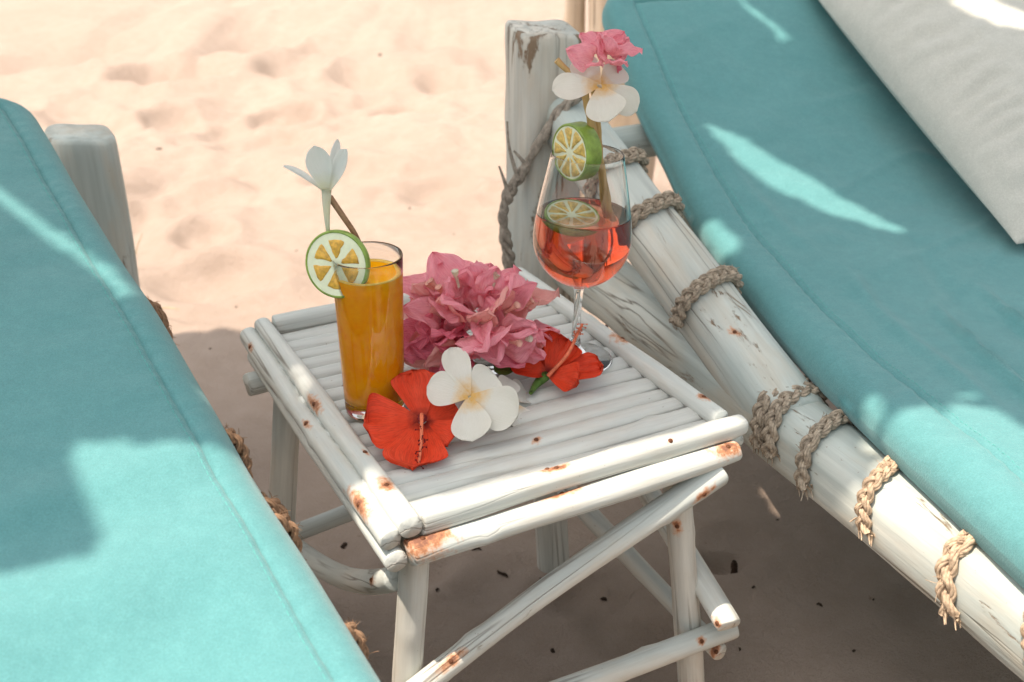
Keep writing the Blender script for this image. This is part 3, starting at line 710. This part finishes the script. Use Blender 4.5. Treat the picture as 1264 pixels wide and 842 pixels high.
mk('seam_tuft', np.array(v), f, M_PILLOW, pil, frameM(q1-ed*.012+bnrm*.002, inn, ed, bnrm))

# ------------------------------------------------------------------ timber posts behind the right lounger
def bgpost(px0, px1, y, mat, label, top, sq):
    c0 = onp((px0, 10), A3(0, y, 0), A3(0, 1, 0)); c1 = onp((px1, 10), A3(0, y, 0), A3(0, 1, 0)); hw = (c1[0]-c0[0])/2
    cx = (c0[0]+c1[0])/2
    o = pole('timber_post', A3(cx, y+hw, gz(cx, y)-.15), A3(cx, y+hw, top), hw, hw*.96, mat, None, lump=.05, sq=sq, n=32, m=60)
    tag(o, label, 'post'); return o
bgpost(728, 826, 2.25, M_LOG, 'thick tan timber post standing in the sand behind the raised mattress', 1.7, 3.0)
bgpost(698, 723, 2.32, M_LOG, 'slim pale timber post beside the thick tan post', 1.65, 2.4)

# ------------------------------------------------------------------ drinks
def axisframe(base, top):
    Z = nz(top-base); X = nz(np.cross(A3(0, 1, 0), Z)); Y = np.cross(Z, X); return frameM(base, X, Y, Z)
# tall juice glass
jb = at(463, 505, .3525); jt = onp((452.5, 314), jb, A3(0, 1, 0)); JM = axisframe(jb, jt); JH = float(np.linalg.norm(jt-jb))
jg = thing('juice_glass', jb, 'tall straight glass of mango juice beside the red hibiscus', 'glass')
r0, r1 = .0262, .0302
ro = lambda z: r0+(r1-r0)*(z/JH)
prof = [(.0, .0), (r0*.9, .0), (r0*.985, .0015), (ro(.006), .006)]+[(ro(z), z) for z in np.linspace(.02, JH-.0015, 10)]+[(r1-.0003, JH), (r1-.0009, JH), (r1-.0012, JH-.0008)]
prof += [(ro(z)-.0012, z) for z in np.linspace(JH-.01, .020, 10)]+[(r0*.86, .0135), (r0*.6, .0115), (0, .0112)]
v, f = lathe_vf(prof, 64); mk('glass_wall', v, f, M_GLASS, jg, JM)
jl = float(np.linalg.norm(onp((452.5, 336), jb, A3(0, 1, 0))-jb))
prof = [(0, .0108), (r0*.61, .0111), (r0*.868, .0132), (ro(.020)-.0010, .020)]+[(ro(z)-.0010, z) for z in np.linspace(.03, jl, 8)]+[(ro(jl)-.0035, jl-.0004), (0, jl-.0005)]
v, f = lathe_vf(prof, 64); mk('juice', v, f, M_JUICE, jg, JM)

v, f = lathe_vf([(ro(jl)-.0012, jl-.002), (ro(jl)-.0012, jl+.0006), (ro(jl)-.0035, jl+.0008), (ro(jl)-.0052, jl-.0002), (ro(jl)-.0050, jl-.002)], 48)
mk('foam_ring', v, f, M_FOAM, jg, JM)
# wine glass
wb = at(709, 443, .3525); wt = onp((725.5, 190), wb, A3(0, 1, 0)); WMx = axisframe(wb, wt); WH = float(np.linalg.norm(wt-wb))
wg = thing('wine_glass', wb, 'stemmed wine glass half full of a red drink with a flower garnish', 'glass')
ks = WH
bowl = [(.0042, .345*ks), (.006, .372*ks), (.012, .392*ks), (.0215, .413*ks), (.0315, .45*ks), (.0395, .50*ks), (.0440, .555*ks), (.0455, .61*ks), (.0447, .67*ks), (.0425, .745*ks), (.0393, .83*ks), (.0357, .92*ks), (.0326, ks)]
bs = spline([(r, 0, z) for r, z in bowl], 48)[:, (0, 2)]
out = [(0, 0), (.034, 0), (.0362, .0006), (.0366, .0014), (.0355, .0022), (.024, .0042), (.011, .0075), (.0058, .013), (.0042, .024), (.0036, .05)]+[(r, z) for r, z in bs]
th = .0008
inn_ = [(r-th, z) for r, z in bs[::-1] if z > .405*ks]
inn_ = [(bs[-1][0]-.0003, bs[-1][1]+.0005), (bs[-1][0]-.0009, bs[-1][1]+.0004)]+inn_
zb = inn_[-1]
inn_ += [(zb[0]*.75, zb[1]-.0016), (zb[0]*.4, zb[1]-.0028), (0, zb[1]-.0032)]
v, f = lathe_vf(out+inn_, 64); mk('glass_wall', v, f, M_GLASS, wg, WMx)
wl = float(np.linalg.norm(onp((719, 263), wb, A3(0, 1, 0))-wb))
lq = [(r+.0002, z) for r, z in inn_[2:] if z < wl][::-1]
lq[0] = (0, lq[0][1]-.0002)
rl = float(np.interp(wl, [z for r, z in bs], [r for r, z in bs]))-th
lq += [(rl+.0002, wl+.0004), (rl-.0012, wl-.0001), (rl-.003, wl-.0004), (0, wl-.0004)]
v, f = lathe_vf(lq, 64); mk('red_drink', v, f, M_WINE, wg, WMx)

def lime(name, c, axis, R, th, flesh, label, nseg=9, up=UP, rindw=.0022, gap=.12, ro=.17):
    Z = nz(axis); X = nz(np.cross(up, Z)); Y = np.cross(Z, X); M = frameM(c, X, Y, Z)
    root = tag(link(name, None, M), label, 'lime slice')
    h = th/2; b = min(.0012, h*.4)
    v, f = lathe_vf([(R-rindw, -h), (R-b, -h), (R-b*.3, -h+b*.4), (R, -h+b), (R*1.004, 0), (R, h-b), (R-b*.3, h-b*.4), (R-b, h), (R-rindw, h), (R-rindw, -h)], 48)
    mk('rind', v, f, M_RIND, root, M)
    hp = h-.0004
    v, f = lathe_vf([(0, -hp), (R-rindw+.0002, -hp), (R-rindw+.0002, hp), (0, hp)], 48); mk('pith', v, f, M_PITH, root, M, smooth=False)
    rI, rO = R*.16, R-rindw-R*ro
    for k in range(nseg):
        a0 = 2*math.pi*k/nseg+gap+rng.uniform(-.05, .05); a1 = 2*math.pi*(k+1)/nseg-gap+rng.uniform(-.05, .05); am = (a0+a1)/2
        loop = [(rI*math.cos(am), rI*math.sin(am))]
        for t in np.linspace(.12, .85, 4): loop.append(((rI+(rO-rI)*t)*math.cos(a0+(am-a0)*(1-t)*.5), (rI+(rO-rI)*t)*math.sin(a0+(am-a0)*(1-t)*.5)))
        for t in np.linspace(0, 1, 6): loop.append((rO*math.cos(a0+.05+(a1-a0-.1)*t), rO*math.sin(a0+.05+(a1-a0-.1)*t)))
        for t in np.linspace(.85, .12, 4): loop.append(((rI+(rO-rI)*t)*math.cos(a1+(am-a1)*(1-t)*.5), (rI+(rO-rI)*t)*math.sin(a1+(am-a1)*(1-t)*.5)))
        n_ = len(loop); q = np.array(loop)+nrng.normal(0, R*.012, (len(loop), 2)); cc = q.mean(0); hs_ = h+.0002
        V = []
        for sgn in (-1, 1):
            V += [(*p, sgn*(hs_-.0005)) for p in q]+[(*(cc+(p-cc)*.82), sgn*(hs_+.0002)) for p in q]
        F = [tuple(range(n_, 2*n_))[::-1], tuple(range(3*n_, 4*n_))]
        for i in range(n_):
            j = (i+1) % n_
            F += [(i, n_+i, n_+j, j), (2*n_+i, 2*n_+j, 3*n_+j, 3*n_+i), (i, j, 2*n_+j, 2*n_+i)]
        mk('segment', V, F, flesh, root, M)
    return root
lc = onp((417, 326), jb-A3(0, .012, 0), A3(0, 1, 0))
lime('lime_slice', lc, A3(-.28, -.92, .22), .0285, .0065, M_FLESH, 'thin lime wheel with orange flesh on the rim of the juice glass', 6, gap=.14, ro=.20)
lc = onp((712, 187), wb-A3(0, .004, 0), A3(0, 1, 0))
lime('lime_slice', lc, A3(-.80, -.58, .04), .0255, .017, M_FLESH2, 'thick round of green lime wedged on the rim of the wine glass', 9, gap=.05, ro=.06)
lc = onp((706, 268), wb-A3(0, .006, 0), A3(0, 1, 0)); 
lime('lime_slice', lc, nz(A3(.12, -.25, .95)), .0255, .006, M_FLESH2, 'lime wheel floating on the red drink inside the wine glass', 9, gap=.06, ro=.08)

def stick(name, pxs, y, r, mat, label, cat, n=10, dys=None, hollow=False):
    pts = [onp(p, A3(0, y+(dys[i] if dys else 0), 0), A3(0, 1, 0)) for i, p in enumerate(pxs)]
    P = spline(pts, 24)
    rr = np.array([r*(1+.10*math.sin(i*2.3)+(.18 if i in (7, 15) else 0)) for i in range(24)]) if not np.ndim(r) else np.interp(np.linspace(0, 1, 24), np.linspace(0, 1, len(r)), r)
    return tag(tube(name, P, rr, mat, None, n), label, cat)
stick('bamboo_straw', ((721, 112), (729, 148), (742, 205), (753, 268), (757, 300)), wb[1], .0034, M_STRAW, 'thin bamboo stirrer leaning in the wine glass under the white flower', 'stirrer', dys=(-.01, -.005, .0, .012, .016))
stick('bamboo_straw', ((733, 108), (737, 150), (742, 208), (746, 262), (748, 296)), wb[1], .0030, M_STRAW, 'second bamboo stirrer behind the leaning one in the wine glass', 'stirrer', dys=(.006, .007, .010, .020, .024))
stick('twig', ((687, 74), (697, 84), (712, 96)), wb[1], [.0030, .0026, .0022], M_STRAW, 'short pale twig poking out left of the garnish on the wine glass', 'twig')
stick('twig', ((407, 243), (424, 268), (439, 291), (452, 322)), jb[1], [.0026, .0024, .0022], M_TWIG, 'brown twig standing in the juice glass behind the lime wheel', 'twig', dys=(.0, .0, .004, .012))

# ------------------------------------------------------------------ petals and flowers
def petal_vf(L, W, kind, curl=.0, cup=.0, ruff=.0, twist=0.0, seed=0, nu=22, nv=19):
    rr = random.Random(seed); p1, p2, p3 = (rr.uniform(0, 6.28) for _ in range(3)); V = []
    for i in range(nu):
        s = i/(nu-1)
        if kind == 'frangipani': wd = (.16+.84*math.sin(math.pi*min(s, .999)**.95*.62)**1.25)*math.sqrt(max(0, 1-max(0, (s-.55)/.45)**2.6))
        elif kind == 'hibiscus': wd = (.14+.90*s**.85)*math.sqrt(max(0, 1-max(0, (s-.62)/.38)**3.2))
        else: wd = (math.sin(math.pi*s**.66)**.62)*(1-.22*s)
        for j in range(nv):
            t = 2*j/(nv-1)-1; y = t*wd*W/2
            x = s*L
            if kind == 'hibiscus': x *= 1-.05*abs(t)**2*s + .018*math.sin(9*t+p1)*s**4
            z = curl*L*s*s + cup*W*t*t*wd*(.4+.6*s) + twist*W*t*s*wd*.5
            z += ruff*L*(math.sin(5.5*t+p1+2*s)*.6*s**1.5 + math.sin(11*t+p2)*.35*s**3*abs(t)**.5 + math.sin(4*s+p3)*.4*t*s)
            if kind == 'bract': z += ruff*L*.6*math.sin(8*s+p2)*math.cos(3*t+p3) + ruff*L*.5*math.sin(15*s+p1)*abs(t)**1.6*wd + ruff*.35*L*math.sin(9*t+11*s+p2) + .10*L*abs(t)**.8*wd
            if kind == 'hibiscus': z += ruff*L*.5*math.sin(17*t+p3)*s**5 + .35*ruff*L*math.sin(9*s+p2)*t*s
            V.append((x, y, z))
    S_, T_ = np.meshgrid(np.linspace(0, 1, nu), np.linspace(-1, 1, nv), indexing='ij')
    global PATTR; PATTR = (S_.ravel(), T_.ravel())
    return np.array(V), gridfaces(nu, nv)
def petal(parent, base, tip, nrm, W, kind, mat, name='petal', **kw):
    d = tip-base; L = float(np.linalg.norm(d)); X = d/L; Z = nz(nrm-X*(nrm@X)); Y = np.cross(Z, X)
    V, F = petal_vf(L, W, kind, **kw)
    me_thick = .0007 if kind == 'frangipani' else .0004
    # give it a skin on both sides
    nv = len(V); V2 = np.vstack([V, V-A3(0, 0, me_thick)]); F2 = F+[tuple(nv+i for i in f[::-1]) for f in F]
    return mk(name, V2, F2, mat, parent, frameM(base, X, Y, Z), attr={'along': np.tile(PATTR[0], 2), 'across': np.tile(PATTR[1], 2)})
def ontoaxis(px, C, ax, lift): return onp(px, C+ax*lift, ax)
CAMDIR = lambda p: nz(CAMO-p)

# hibiscus 1 : facing up to the camera, in front of the juice glass
C = at(521, 513, .376); ax = nz(CAMDIR(C)*.75+UP*.65)
h1 = thing('hibiscus', at(521, 530, .352), 'open red hibiscus flower facing up in front of the juice glass', 'flower')
for k, (px, W, lift, cl) in enumerate((((508, 455), .048, -.006, -.05), ((560, 494), .044, -.010, -.05), ((450, 522), .066, .002, -.06), ((552, 548), .052, .002, -.05), ((510, 574), .064, .014, -.06))):
    tip = ontoaxis(px, C, ax, lift); base = C - ax*.010 + nz(tip-C)*.003
    petal(h1, base, tip, ax, W, 'hibiscus', M_RED, curl=cl, cup=.10, ruff=.06, twist=.10, seed=60+k)
v, f = lathe_vf([(0, .001), (.003, .002), (.0042, .005), (.003, .006), (.0, .0055)], 14)
mk('throat', v, f, M_REDD, h1, frameM(C-ax*.010, *(lambda z_, x_: (x_, np.cross(z_, x_), z_))(ax, nz(np.cross(UP, ax)))))
st = [C-ax*.006, C+ax*.004+A3(.0, -.004, 0), ontoaxis((520, 545), C, ax, .010), ontoaxis((517, 573), C, ax, .008)]
sco = tube('stamen_column', spline(st, 16), np.linspace(.0019, .0011, 16), M_STAM, h1, 8)
V = []; F = []
sp = spline(st, 16)
for k in range(22):
    p = sp[8+k % 8]; d = nz(nrng.normal(0, 1, 3)); v, f = tube_vf([p, p+d*.005], [.00035, .0003], 5, len(V)); V += v; F += f
    v, f = tube_vf([p+d*.005-A3(0, 0, .0007), p+d*.005, p+d*.005+A3(0, 0, .0007)], [.0003, .0009, .0003], 6, len(V)); V += v; F += f
mk('anthers', np.array(V)-sp[8], F, M_REDD, h1, Matrix.Translation(Vector(sp[8])))

# hibiscus 2 : lying on its side before the wine glass base
C = at(676, 462, .366); ax = nz(A3(.45, .25, .75))
h2 = thing('hibiscus', at(684, 465, .352), 'red hibiscus lying on its side against the foot of the wine glass', 'flower')
ax2 = nz(CAMDIR(C)*.7+UP*.7)
for k, (px, W, lift, cl, cp) in enumerate((((630, 448), .046, .004, .06, .30), ((646, 412), .038, -.002, .0, .2), ((702, 420), .046, .006, .05, .35), ((744, 456), .042, -.002, .05, .35), ((714, 470), .038, .008, -.05, .2), ((670, 426), .034, -.006, .1, .3))):
    tip = ontoaxis(px, C, ax2, lift); base = C+nz(tip-C)*.002
    petal(h2, base, tip, ax2, W, 'hibiscus', M_RED, curl=cl, cup=cp, ruff=.12, twist=.3*(-1)**k, seed=80+k)
st = [C+A3(0, -.004, .0), ontoaxis((700, 438), C, ax2, .012), ontoaxis((712, 414), C, ax2, .016), ontoaxis((719, 400), C, ax2, .018)]
tube('stamen_column', spline(st, 16), np.linspace(.0020, .0011, 16), M_STAM, h2, 8)
V = []; F = []; sp = spline(st, 16)
for k in range(26):
    p = sp[9+k % 7]; d = nz(nrng.normal(0, 1, 3)); v, f = tube_vf([p, p+d*.0045], [.0004, .0003], 5, len(V)); V += v; F += f
    v, f = tube_vf([p+d*.0045-A3(0, 0, .0007), p+d*.0045, p+d*.0045+A3(0, 0, .0007)], [.0003, .0010, .0003], 6, len(V)); V += v; F += f
mk('anthers', np.array(V)-sp[9], F, M_STAM, h2, Matrix.Translation(Vector(sp[9])))
q = [C, onp((664, 472), C, A3(0, 1, 0)), at(655, 485, .358)]
tube('calyx', spline(q, 10), [.004, .0048, .005, .005, .0046, .004, .0035, .003, .0026, .002], M_GREEN, h2, 8)

def frangipani(name, C, ax, tips, label, throat=True, thr=.006, Wd=.030, stem=None, lab=None):
    root = thing(name, C-ax*.012, label, 'flower')
    for k, tp in enumerate(tips):
        px, W, lift, cl = tp[:4]
        tip = ontoaxis(px, C, ax, lift); base = C-ax*.003+nz(tip-C)*.001
        petal(root, base, tip, ax, W, 'frangipani', M_WHITE, curl=cl, cup=.14, twist=.28, ruff=.012, seed=100+k+int(C[0]*999))
    v, f = tube_vf(stem if stem is not None else [C-ax*.003, C-ax*.012, C-ax*.022+A3(0, .004, 0)], [.0035, .0020, .0016] if stem is None else np.linspace(.003, .0014, len(stem)), 8)
    mk('flower_tube', np.array(v)-C, f, M_WHITEP, root, Matrix.Translation(Vector(C)))
    return root
C = at(579, 488, .392); ax = nz(CAMDIR(C)*.85+UP*.35+A3(-.1, 0, 0))
frangipani('frangipani', C, ax, (((527, 476), .034, .004, -.06), ((556, 428), .025, .0, -.04), ((612, 462), .034, -.008, -.08), ((638, 512), .040, .002, -.10), ((583, 543), .036, .003, -.08)), 'white frangipani with a yellow throat facing out beside the red hibiscus', stem=[C-ax*.004, C-ax*.014+A3(.004, 0, -.004), C-ax*.024+A3(.01, 0, -.012)])
C2 = at(628, 490, .363); ax = nz(A3(.45, -.15, .8))
frangipani('frangipani', C2, ax, (((628, 466), .026, .004, -.05), ((652, 480), .028, -.004, -.1), ((660, 536), .032, -.004, -.12), ((612, 510), .028, .0, -.1), ((600, 478), .026, .002, -.1)), 'smaller white frangipani lying half hidden behind the yellow-throated one', throat=False)
# frangipani on the wine glass
C = onp((741, 103), wb-A3(0, .012, 0), A3(0, 1, 0)); ax = nz(CAMDIR(C)*.8+UP*.5)
frangipani('frangipani', C, ax, (((682, 108), .030, .004, -.10), ((712, 72), .028, -.004, -.08), ((751, 147), .036, .004, -.10), ((788, 132), .026, -.006, -.22), ((770, 82), .026, -.010, -.08)), 'white frangipani garnish above the wine glass, under a pink bract cluster', stem=[C-ax*.003, C-ax*.012+A3(-.003, 0, -.008), C-ax*.012+A3(-.005, 0, -.028)])
# frangipani seen from the side on the juice glass
C = onp((403, 233), jb-A3(0, .004, 0), A3(0, 1, 0)); ax = nz(A3(.05, .10, 1))
sf = thing('frangipani', C-ax*.03, 'pale frangipani seen from the side on a thin stem above the juice glass', 'flower')
yv = A3(0, 1, 0)
for k, (px, dy, W, cl, nr) in enumerate((((388, 178), -.008, .021, .06, A3(.1, -1, .25)), ((358, 196), .002, .008, -.26, A3(-.1, -.2, .95)), ((416, 171), .010, .0085, .05, A3(.5, -1, .2)), ((435, 183), -.004, .013, .18, A3(-.6, -1, .1)), ((406, 190), .020, .016, .22, A3(.1, 1, .3)))):
    tip = onp(px, C+yv*dy, yv); petal(sf, C+A3(0, 0, -.004), tip, nz(nr), W, 'frangipani', M_WHITEP, curl=cl, cup=.25, twist=.1, ruff=.01, seed=140+k)
q = [C, onp((403, 255), C, yv), onp((404, 275), C, yv), onp((406, 300), C+yv*.012, yv)]
tube('flower_tube', spline(q, 12), np.linspace(.0042, .0011, 12), M_WHITEP, sf, 8)

# bougainvillea : bunches of thin papery bracts
def bunch(name, C, radii, n, Ls, label, seed, mags, parent=None):
    root = thing(name, C-UP*radii[2], label, 'flowers'); rr = random.Random(seed)
    lib = {}
    for mn, mt in (('p', M_PINK), ('m', M_MAG), ('s', M_SALM)):
        for k in range(9):
            V, F = petal_vf(1.0, rr.uniform(.85, 1.1), 'bract', curl=rr.uniform(-.2, .2), cup=rr.uniform(-.05, .2), ruff=rr.uniform(.07, .13), twist=rr.uniform(-.5, .5), seed=seed*31+k)
            me = bpy.data.meshes.new('bract'); me.from_pydata([tuple(v) for v in V], [], F); me.polygons.foreach_set('use_smooth', [True]*len(me.polygons)); me.materials.append(mt); lib[mn, k] = me
            for an_, vals in (('along', PATTR[0]), ('across', PATTR[1])):
                me.attributes.new(an_, 'FLOAT', 'POINT').data.foreach_set('value', np.asarray(vals, np.float32))
    for i in range(n):
        zf = 1-1.3*(i+.5)/n; ph = i*2.39996+rr.uniform(-.4, .4)
        o = A3(math.sqrt(max(0, 1-zf*zf))*math.cos(ph), math.sqrt(max(0, 1-zf*zf))*math.sin(ph), zf)
        inner = rr.uniform(.34, .80)
        base = C+o*np.array(radii)*inner
        d = nz(o*1.0+A3(rr.gauss(0, .5), rr.gauss(0, .5), rr.gauss(0, .4))); up_ = nz(np.cross(d, nz(nrng.normal(0, 1, 3)))*.9+o*.5+CAMDIR(C)*.35)
        Zv = nz(up_-d*(up_@d)); Yv = np.cross(Zv, d); L = rr.uniform(*Ls)
        mn = mags(o, rr)
        M = frameM(base, d*L, Yv*L, Zv*L)
        link('bract', lib[mn, rr.randrange(9)], M, root)
    return root
C = at(590, 418, .398)
def mg(o, rr):
    if rr.random() < .14: return 's'
    return 'm' if (-o[0]*.9-o[2]*.7+rr.gauss(0, .35)) > .22 else 'p'
bunch('bougainvillea', C+A3(-.004, .006, .004), (.060, .050, .060), 92, (.026, .044), 'big bunch of pink and magenta bougainvillea bracts in the middle of the table', 5, mg)
C2 = onp((748, 76), wb-A3(0, .0, 0), A3(0, 1, 0))
bunch('bougainvillea', C2, (.016, .016, .020), 15, (.019, .028), 'small pink bougainvillea cluster topping the wine glass garnish', 8, lambda o, rr: 'm' if o[0]-o[2]+rr.gauss(0, .3) > .7 else 'p')
big = [o for o in COL.objects if o.name == 'bougainvillea'][0]
CB = at(590, 418, .398)+A3(-.004, .006, .004)
for i in range(9):      # tiny cream tube flowers between the bracts
    o_ = nz(A3(rng.uniform(-.9, .9), rng.uniform(-1, -.1), rng.uniform(-.1, 1))); b0 = CB+o_*A3(.060, .050, .060)*.85; b1 = b0+o_*.016+A3(rng.gauss(0, .003), 0, .002)
    tube('tube_flower', spline([b0, (b0+b1)/2, b1], 7), [.0012, .0013, .0014, .0016, .0019, .0030, .0034], M_SALM if i % 3 else M_WHITEP, big, 8)
for i, (px, py, z) in enumerate(((598, 452, .372), (640, 448, .372), (560, 448, .375), (532, 372, .43))):       # a few green leaves at the foot of the bunch
    b0 = CB+A3((px-590)/1300*.5, -.02, -.03 if i < 3 else .03); tip = at(px, py, z)
    petal(big, b0, tip, nz(CAMDIR(b0)+UP*.5), .018, 'bract', M_GREEN, 'leaf', curl=-.1, ruff=.03, seed=200+i)
# clear bowl that holds the bunch
bb = at(607, 452, .3525)
prof = [(0, 0), (.017, 0), (.0185, .001), (.0205, .006), (.0265, .016), (.0310, .028), (.0330, .040), (.0328, .042), (.0318, .0415), (.0298, .0285), (.0252, .0168), (.0190, .0075), (.012, .005), (0, .0046)]
v, f = lathe_vf(prof, 48); bo = mk('glass_bowl', v, f, M_GLASS, None, Matrix.Translation(Vector(bb)))
tag(bo, 'small clear glass bowl under the bougainvillea bunch', 'bowl')
tube_p = spline([bb+A3(.0, 0, .006), bb+A3(-.006, .0, .025), C+A3(0, 0, .0)], 10)
tag(tube('stem', tube_p, np.linspace(.003, .0022, 10), M_GREEN, None, 8), 'green cut stem of the bougainvillea in the glass bowl', 'stem')

# ------------------------------------------------------------------ scraps on the sand
dup_weed = []
for i, (px, py, L, w_) in enumerate(((425, 670, .016, .008), (455, 716, .006, .003), (596, 650, .022, .004), (588, 678, .018, .004), (620, 704, .024, .005), (683, 806, .009, .006), (668, 718, .006, .003), (930, 724, .007, .004), (1012, 744, .010, .005), (745, 744, .010, .006), (515, 787, .006, .005), (540, 735, .007, .004), (1055, 800, .006, .004), (960, 640, .006, .003), (913, 800, .007, .003), (810, 600, .012, .006), (690, 690, .006, .003), (1078, 742, .005, .003), (258, 420, .006, .004), (365, 300, .008, .004), (560, 290, .006, .004), (505, 250, .010, .006), (195, 175, .022, .008), (470, 72, .03, .014), (290, 365, .006, .004), (240, 258, .008, .006))):
    p = at(px, py, 0); p[2] = gz(p[0], p[1]); an = rng.uniform(0, 3.14)
    L *= .75; w_ *= .8; d = A3(math.cos(an), math.sin(an), 0); pts = [p+d*L*(s-.5)+A3(-d[1], d[0], 0)*L*.18*math.sin(s*5+i)+UP*(w_*.15) for s in np.linspace(0, 1, 7)]
    o = tube('seaweed_scrap', pts, [w_*.12, w_*.35, w_*.5, w_*.42, w_*.5, w_*.3, w_*.1], M_WEED, None, 6)
    tag(o, 'tiny dark scrap of dry seaweed on the sand', 'seaweed', 'seaweed scraps on the sand')
p = at(906, 700, 0); p[2] = gz(p[0], p[1])
tag(tube('charred_stick', spline([p-UP*.01, p+A3(.001, 0, .012), p+A3(0, .004, .026)], 8), [.004, .0045, .004, .0045, .004, .0045, .004, .002], M_WEED, None, 8), 'short black stick standing in a hollow of the sand beside the table', 'stick')
for i, (a, b) in enumerate((((160, 315), (176, 288)), ((182, 371), (222, 382)))):
    p0 = at(*a, 0); p0[2] = gz(p0[0], p0[1])-.002; p1 = at(*b, .05 if i == 0 else .008)
    tag(tube('grass_blade', spline([p0, (p0+p1)/2+A3(0, 0, .008), p1], 10), np.linspace(.0016, .0005, 10), M_GRASS, None, 6), ('upright', 'flat lying')[i]+' dry grass blade on the sand beside the flat mattress', 'grass')

# ------------------------------------------------------------------ made-up awning overhead, unseen: its edge and holes are shaped to cast sun patches
ZC = 2.4
def cm(px, z):
    p = at(*px, z); return cp(p)
def cp(p): q = p+np.array(SUN)*((ZC-p[2])/SUN.z); return (q[0], q[1])
def inpoly(X, Y, poly):
    r = np.zeros(X.shape, bool); n = len(poly)
    for i in range(n):
        x0, y0 = poly[i]; x1, y1 = poly[(i+1) % n]
        c = ((y0 > Y) != (y1 > Y)) & (X < (x1-x0)*(Y-y0)/(y1-y0+1e-12)+x0); r ^= c
    return r
LT = LZ+.02; RT = .352+.028
def onleft(px): return cp(onp(px, LO+UP*LZ+LNr*.029, LNr))
def onback(px): return cp(onp(px, bpt, bnrm))
front = [onleft((-500, 760))]+[onleft(p) for p in ((0, 710), (30, 705), (60, 693), (105, 691), (118, 660), (112, 620), (96, 582), (86, 541), (180, 543), (282, 548), (330, 562))]
front += [cm(p, .36) for p in ((440, 592), (462, 578), (478, 596), (495, 606), (560, 593), (650, 574), (740, 556), (830, 536), (905, 512))]
front += [cm((1036, 603), .315), cm((1062, 588), .33)]+[cm(p, RT) for p in ((1074, 560), (1064, 535), (1080, 512), (1120, 500), (1150, 497), (1163, 508), (1185, 497), (1225, 506), (1264, 532), (1400, 600), (1900, 800))]
lit = [(-5, front[0][1])] + front + [(5, front[-1][1]), (5, -6), (-5, -6)]

holes = [[onleft(p) for p in ((-60, 186), (0, 228), (80, 288), (160, 344), (172, 356), (150, 358), (80, 306), (0, 248), (-60, 204))],  # gaps traced back along the sun from the wanted light streaks
         [onback(p) for p in ((864, 145), (900, 156), (985, 205), (1060, 256), (1122, 297), (1080, 292), (1020, 264), (955, 226), (902, 184))],
         [onback(p) for p in ((860, 263), (880, 266), (916, 300), (912, 318), (886, 312), (866, 292))],
         [onback(p) for p in ((912, 18), (922, 20), (978, 58), (970, 62))],
         [cp(onp(p, pcn+bz_*.08, bz_)) for p in ((1165, -8), (1215, -6), (1275, 20), (1275, 36), (1210, 16))],
         [cm((1076+15*math.cos(t), 492+13*math.sin(t)), RT) for t in np.linspace(0, 6.28, 10)],
         [cm(p, RT) for p in ((1170, 488), (1185, 485), (1215, 490), (1212, 494))],
         [cm(p, .365) for p in ((356, 452), (364, 450), (378, 474), (370, 480))],
         [cm((270+14*math.cos(t), 505+6*math.sin(t)), LT) for t in np.linspace(0, 6.28, 10)]]
cell = .006
cx = np.arange(-1.74, .56, cell); cy = np.arange(-.4, 1.55, cell); CX, CY = np.meshgrid(cx, cy, indexing='ij')
WX = CX+.004*vn2(CX, CY, 40, 55); WY = CY+.004*vn2(CX, CY, 40, 56)
solid = ~inpoly(WX, WY, lit)
for h_ in holes: solid &= ~inpoly(WX, WY, h_)
backY = 1.43+.03*vn2(CX, CY*0, 7, 91)+.02*vn2(CX, CY*0, 25, 92); solid &= CY < backY
idx = -np.ones((len(cx)+1, len(cy)+1), int); V = []; F = []
def vid(i, j):
    if idx[i, j] < 0:
        x, y = cx[0]+(i-.5)*cell, cy[0]+(j-.5)*cell
        idx[i, j] = len(V); V.append((x, y, ZC+.002*math.sin(x*160)*math.cos(y*160)))
    return idx[i, j]
for i, j in zip(*np.nonzero(solid)): F.append((vid(i, j), vid(i+1, j), vid(i+1, j+1), vid(i, j+1)))
awn = thing('added_awning', (0, .6, 0), 'made-up cream canvas awning on poles, added out of view to cast the shade', 'awning')
matobj = mk('canvas', V, F, M_MAT, awn)
md = matobj.modifiers.new('thickness', 'SOLIDIFY'); md.thickness = .002
for y in (-.1, 1.42):  # supports of the added awning, also out of view
    pole('beam', (-1.95, y, ZC+.03), (1.75, y, ZC+.03), .02, .02, M_LOG, awn, n=12, m=30)
    for x in (-1.9, 1.7): pole('added_awning_pole', (x, y, -.2), (x, y, ZC+.02), .03, .028, M_LOG, awn, n=14, m=30)
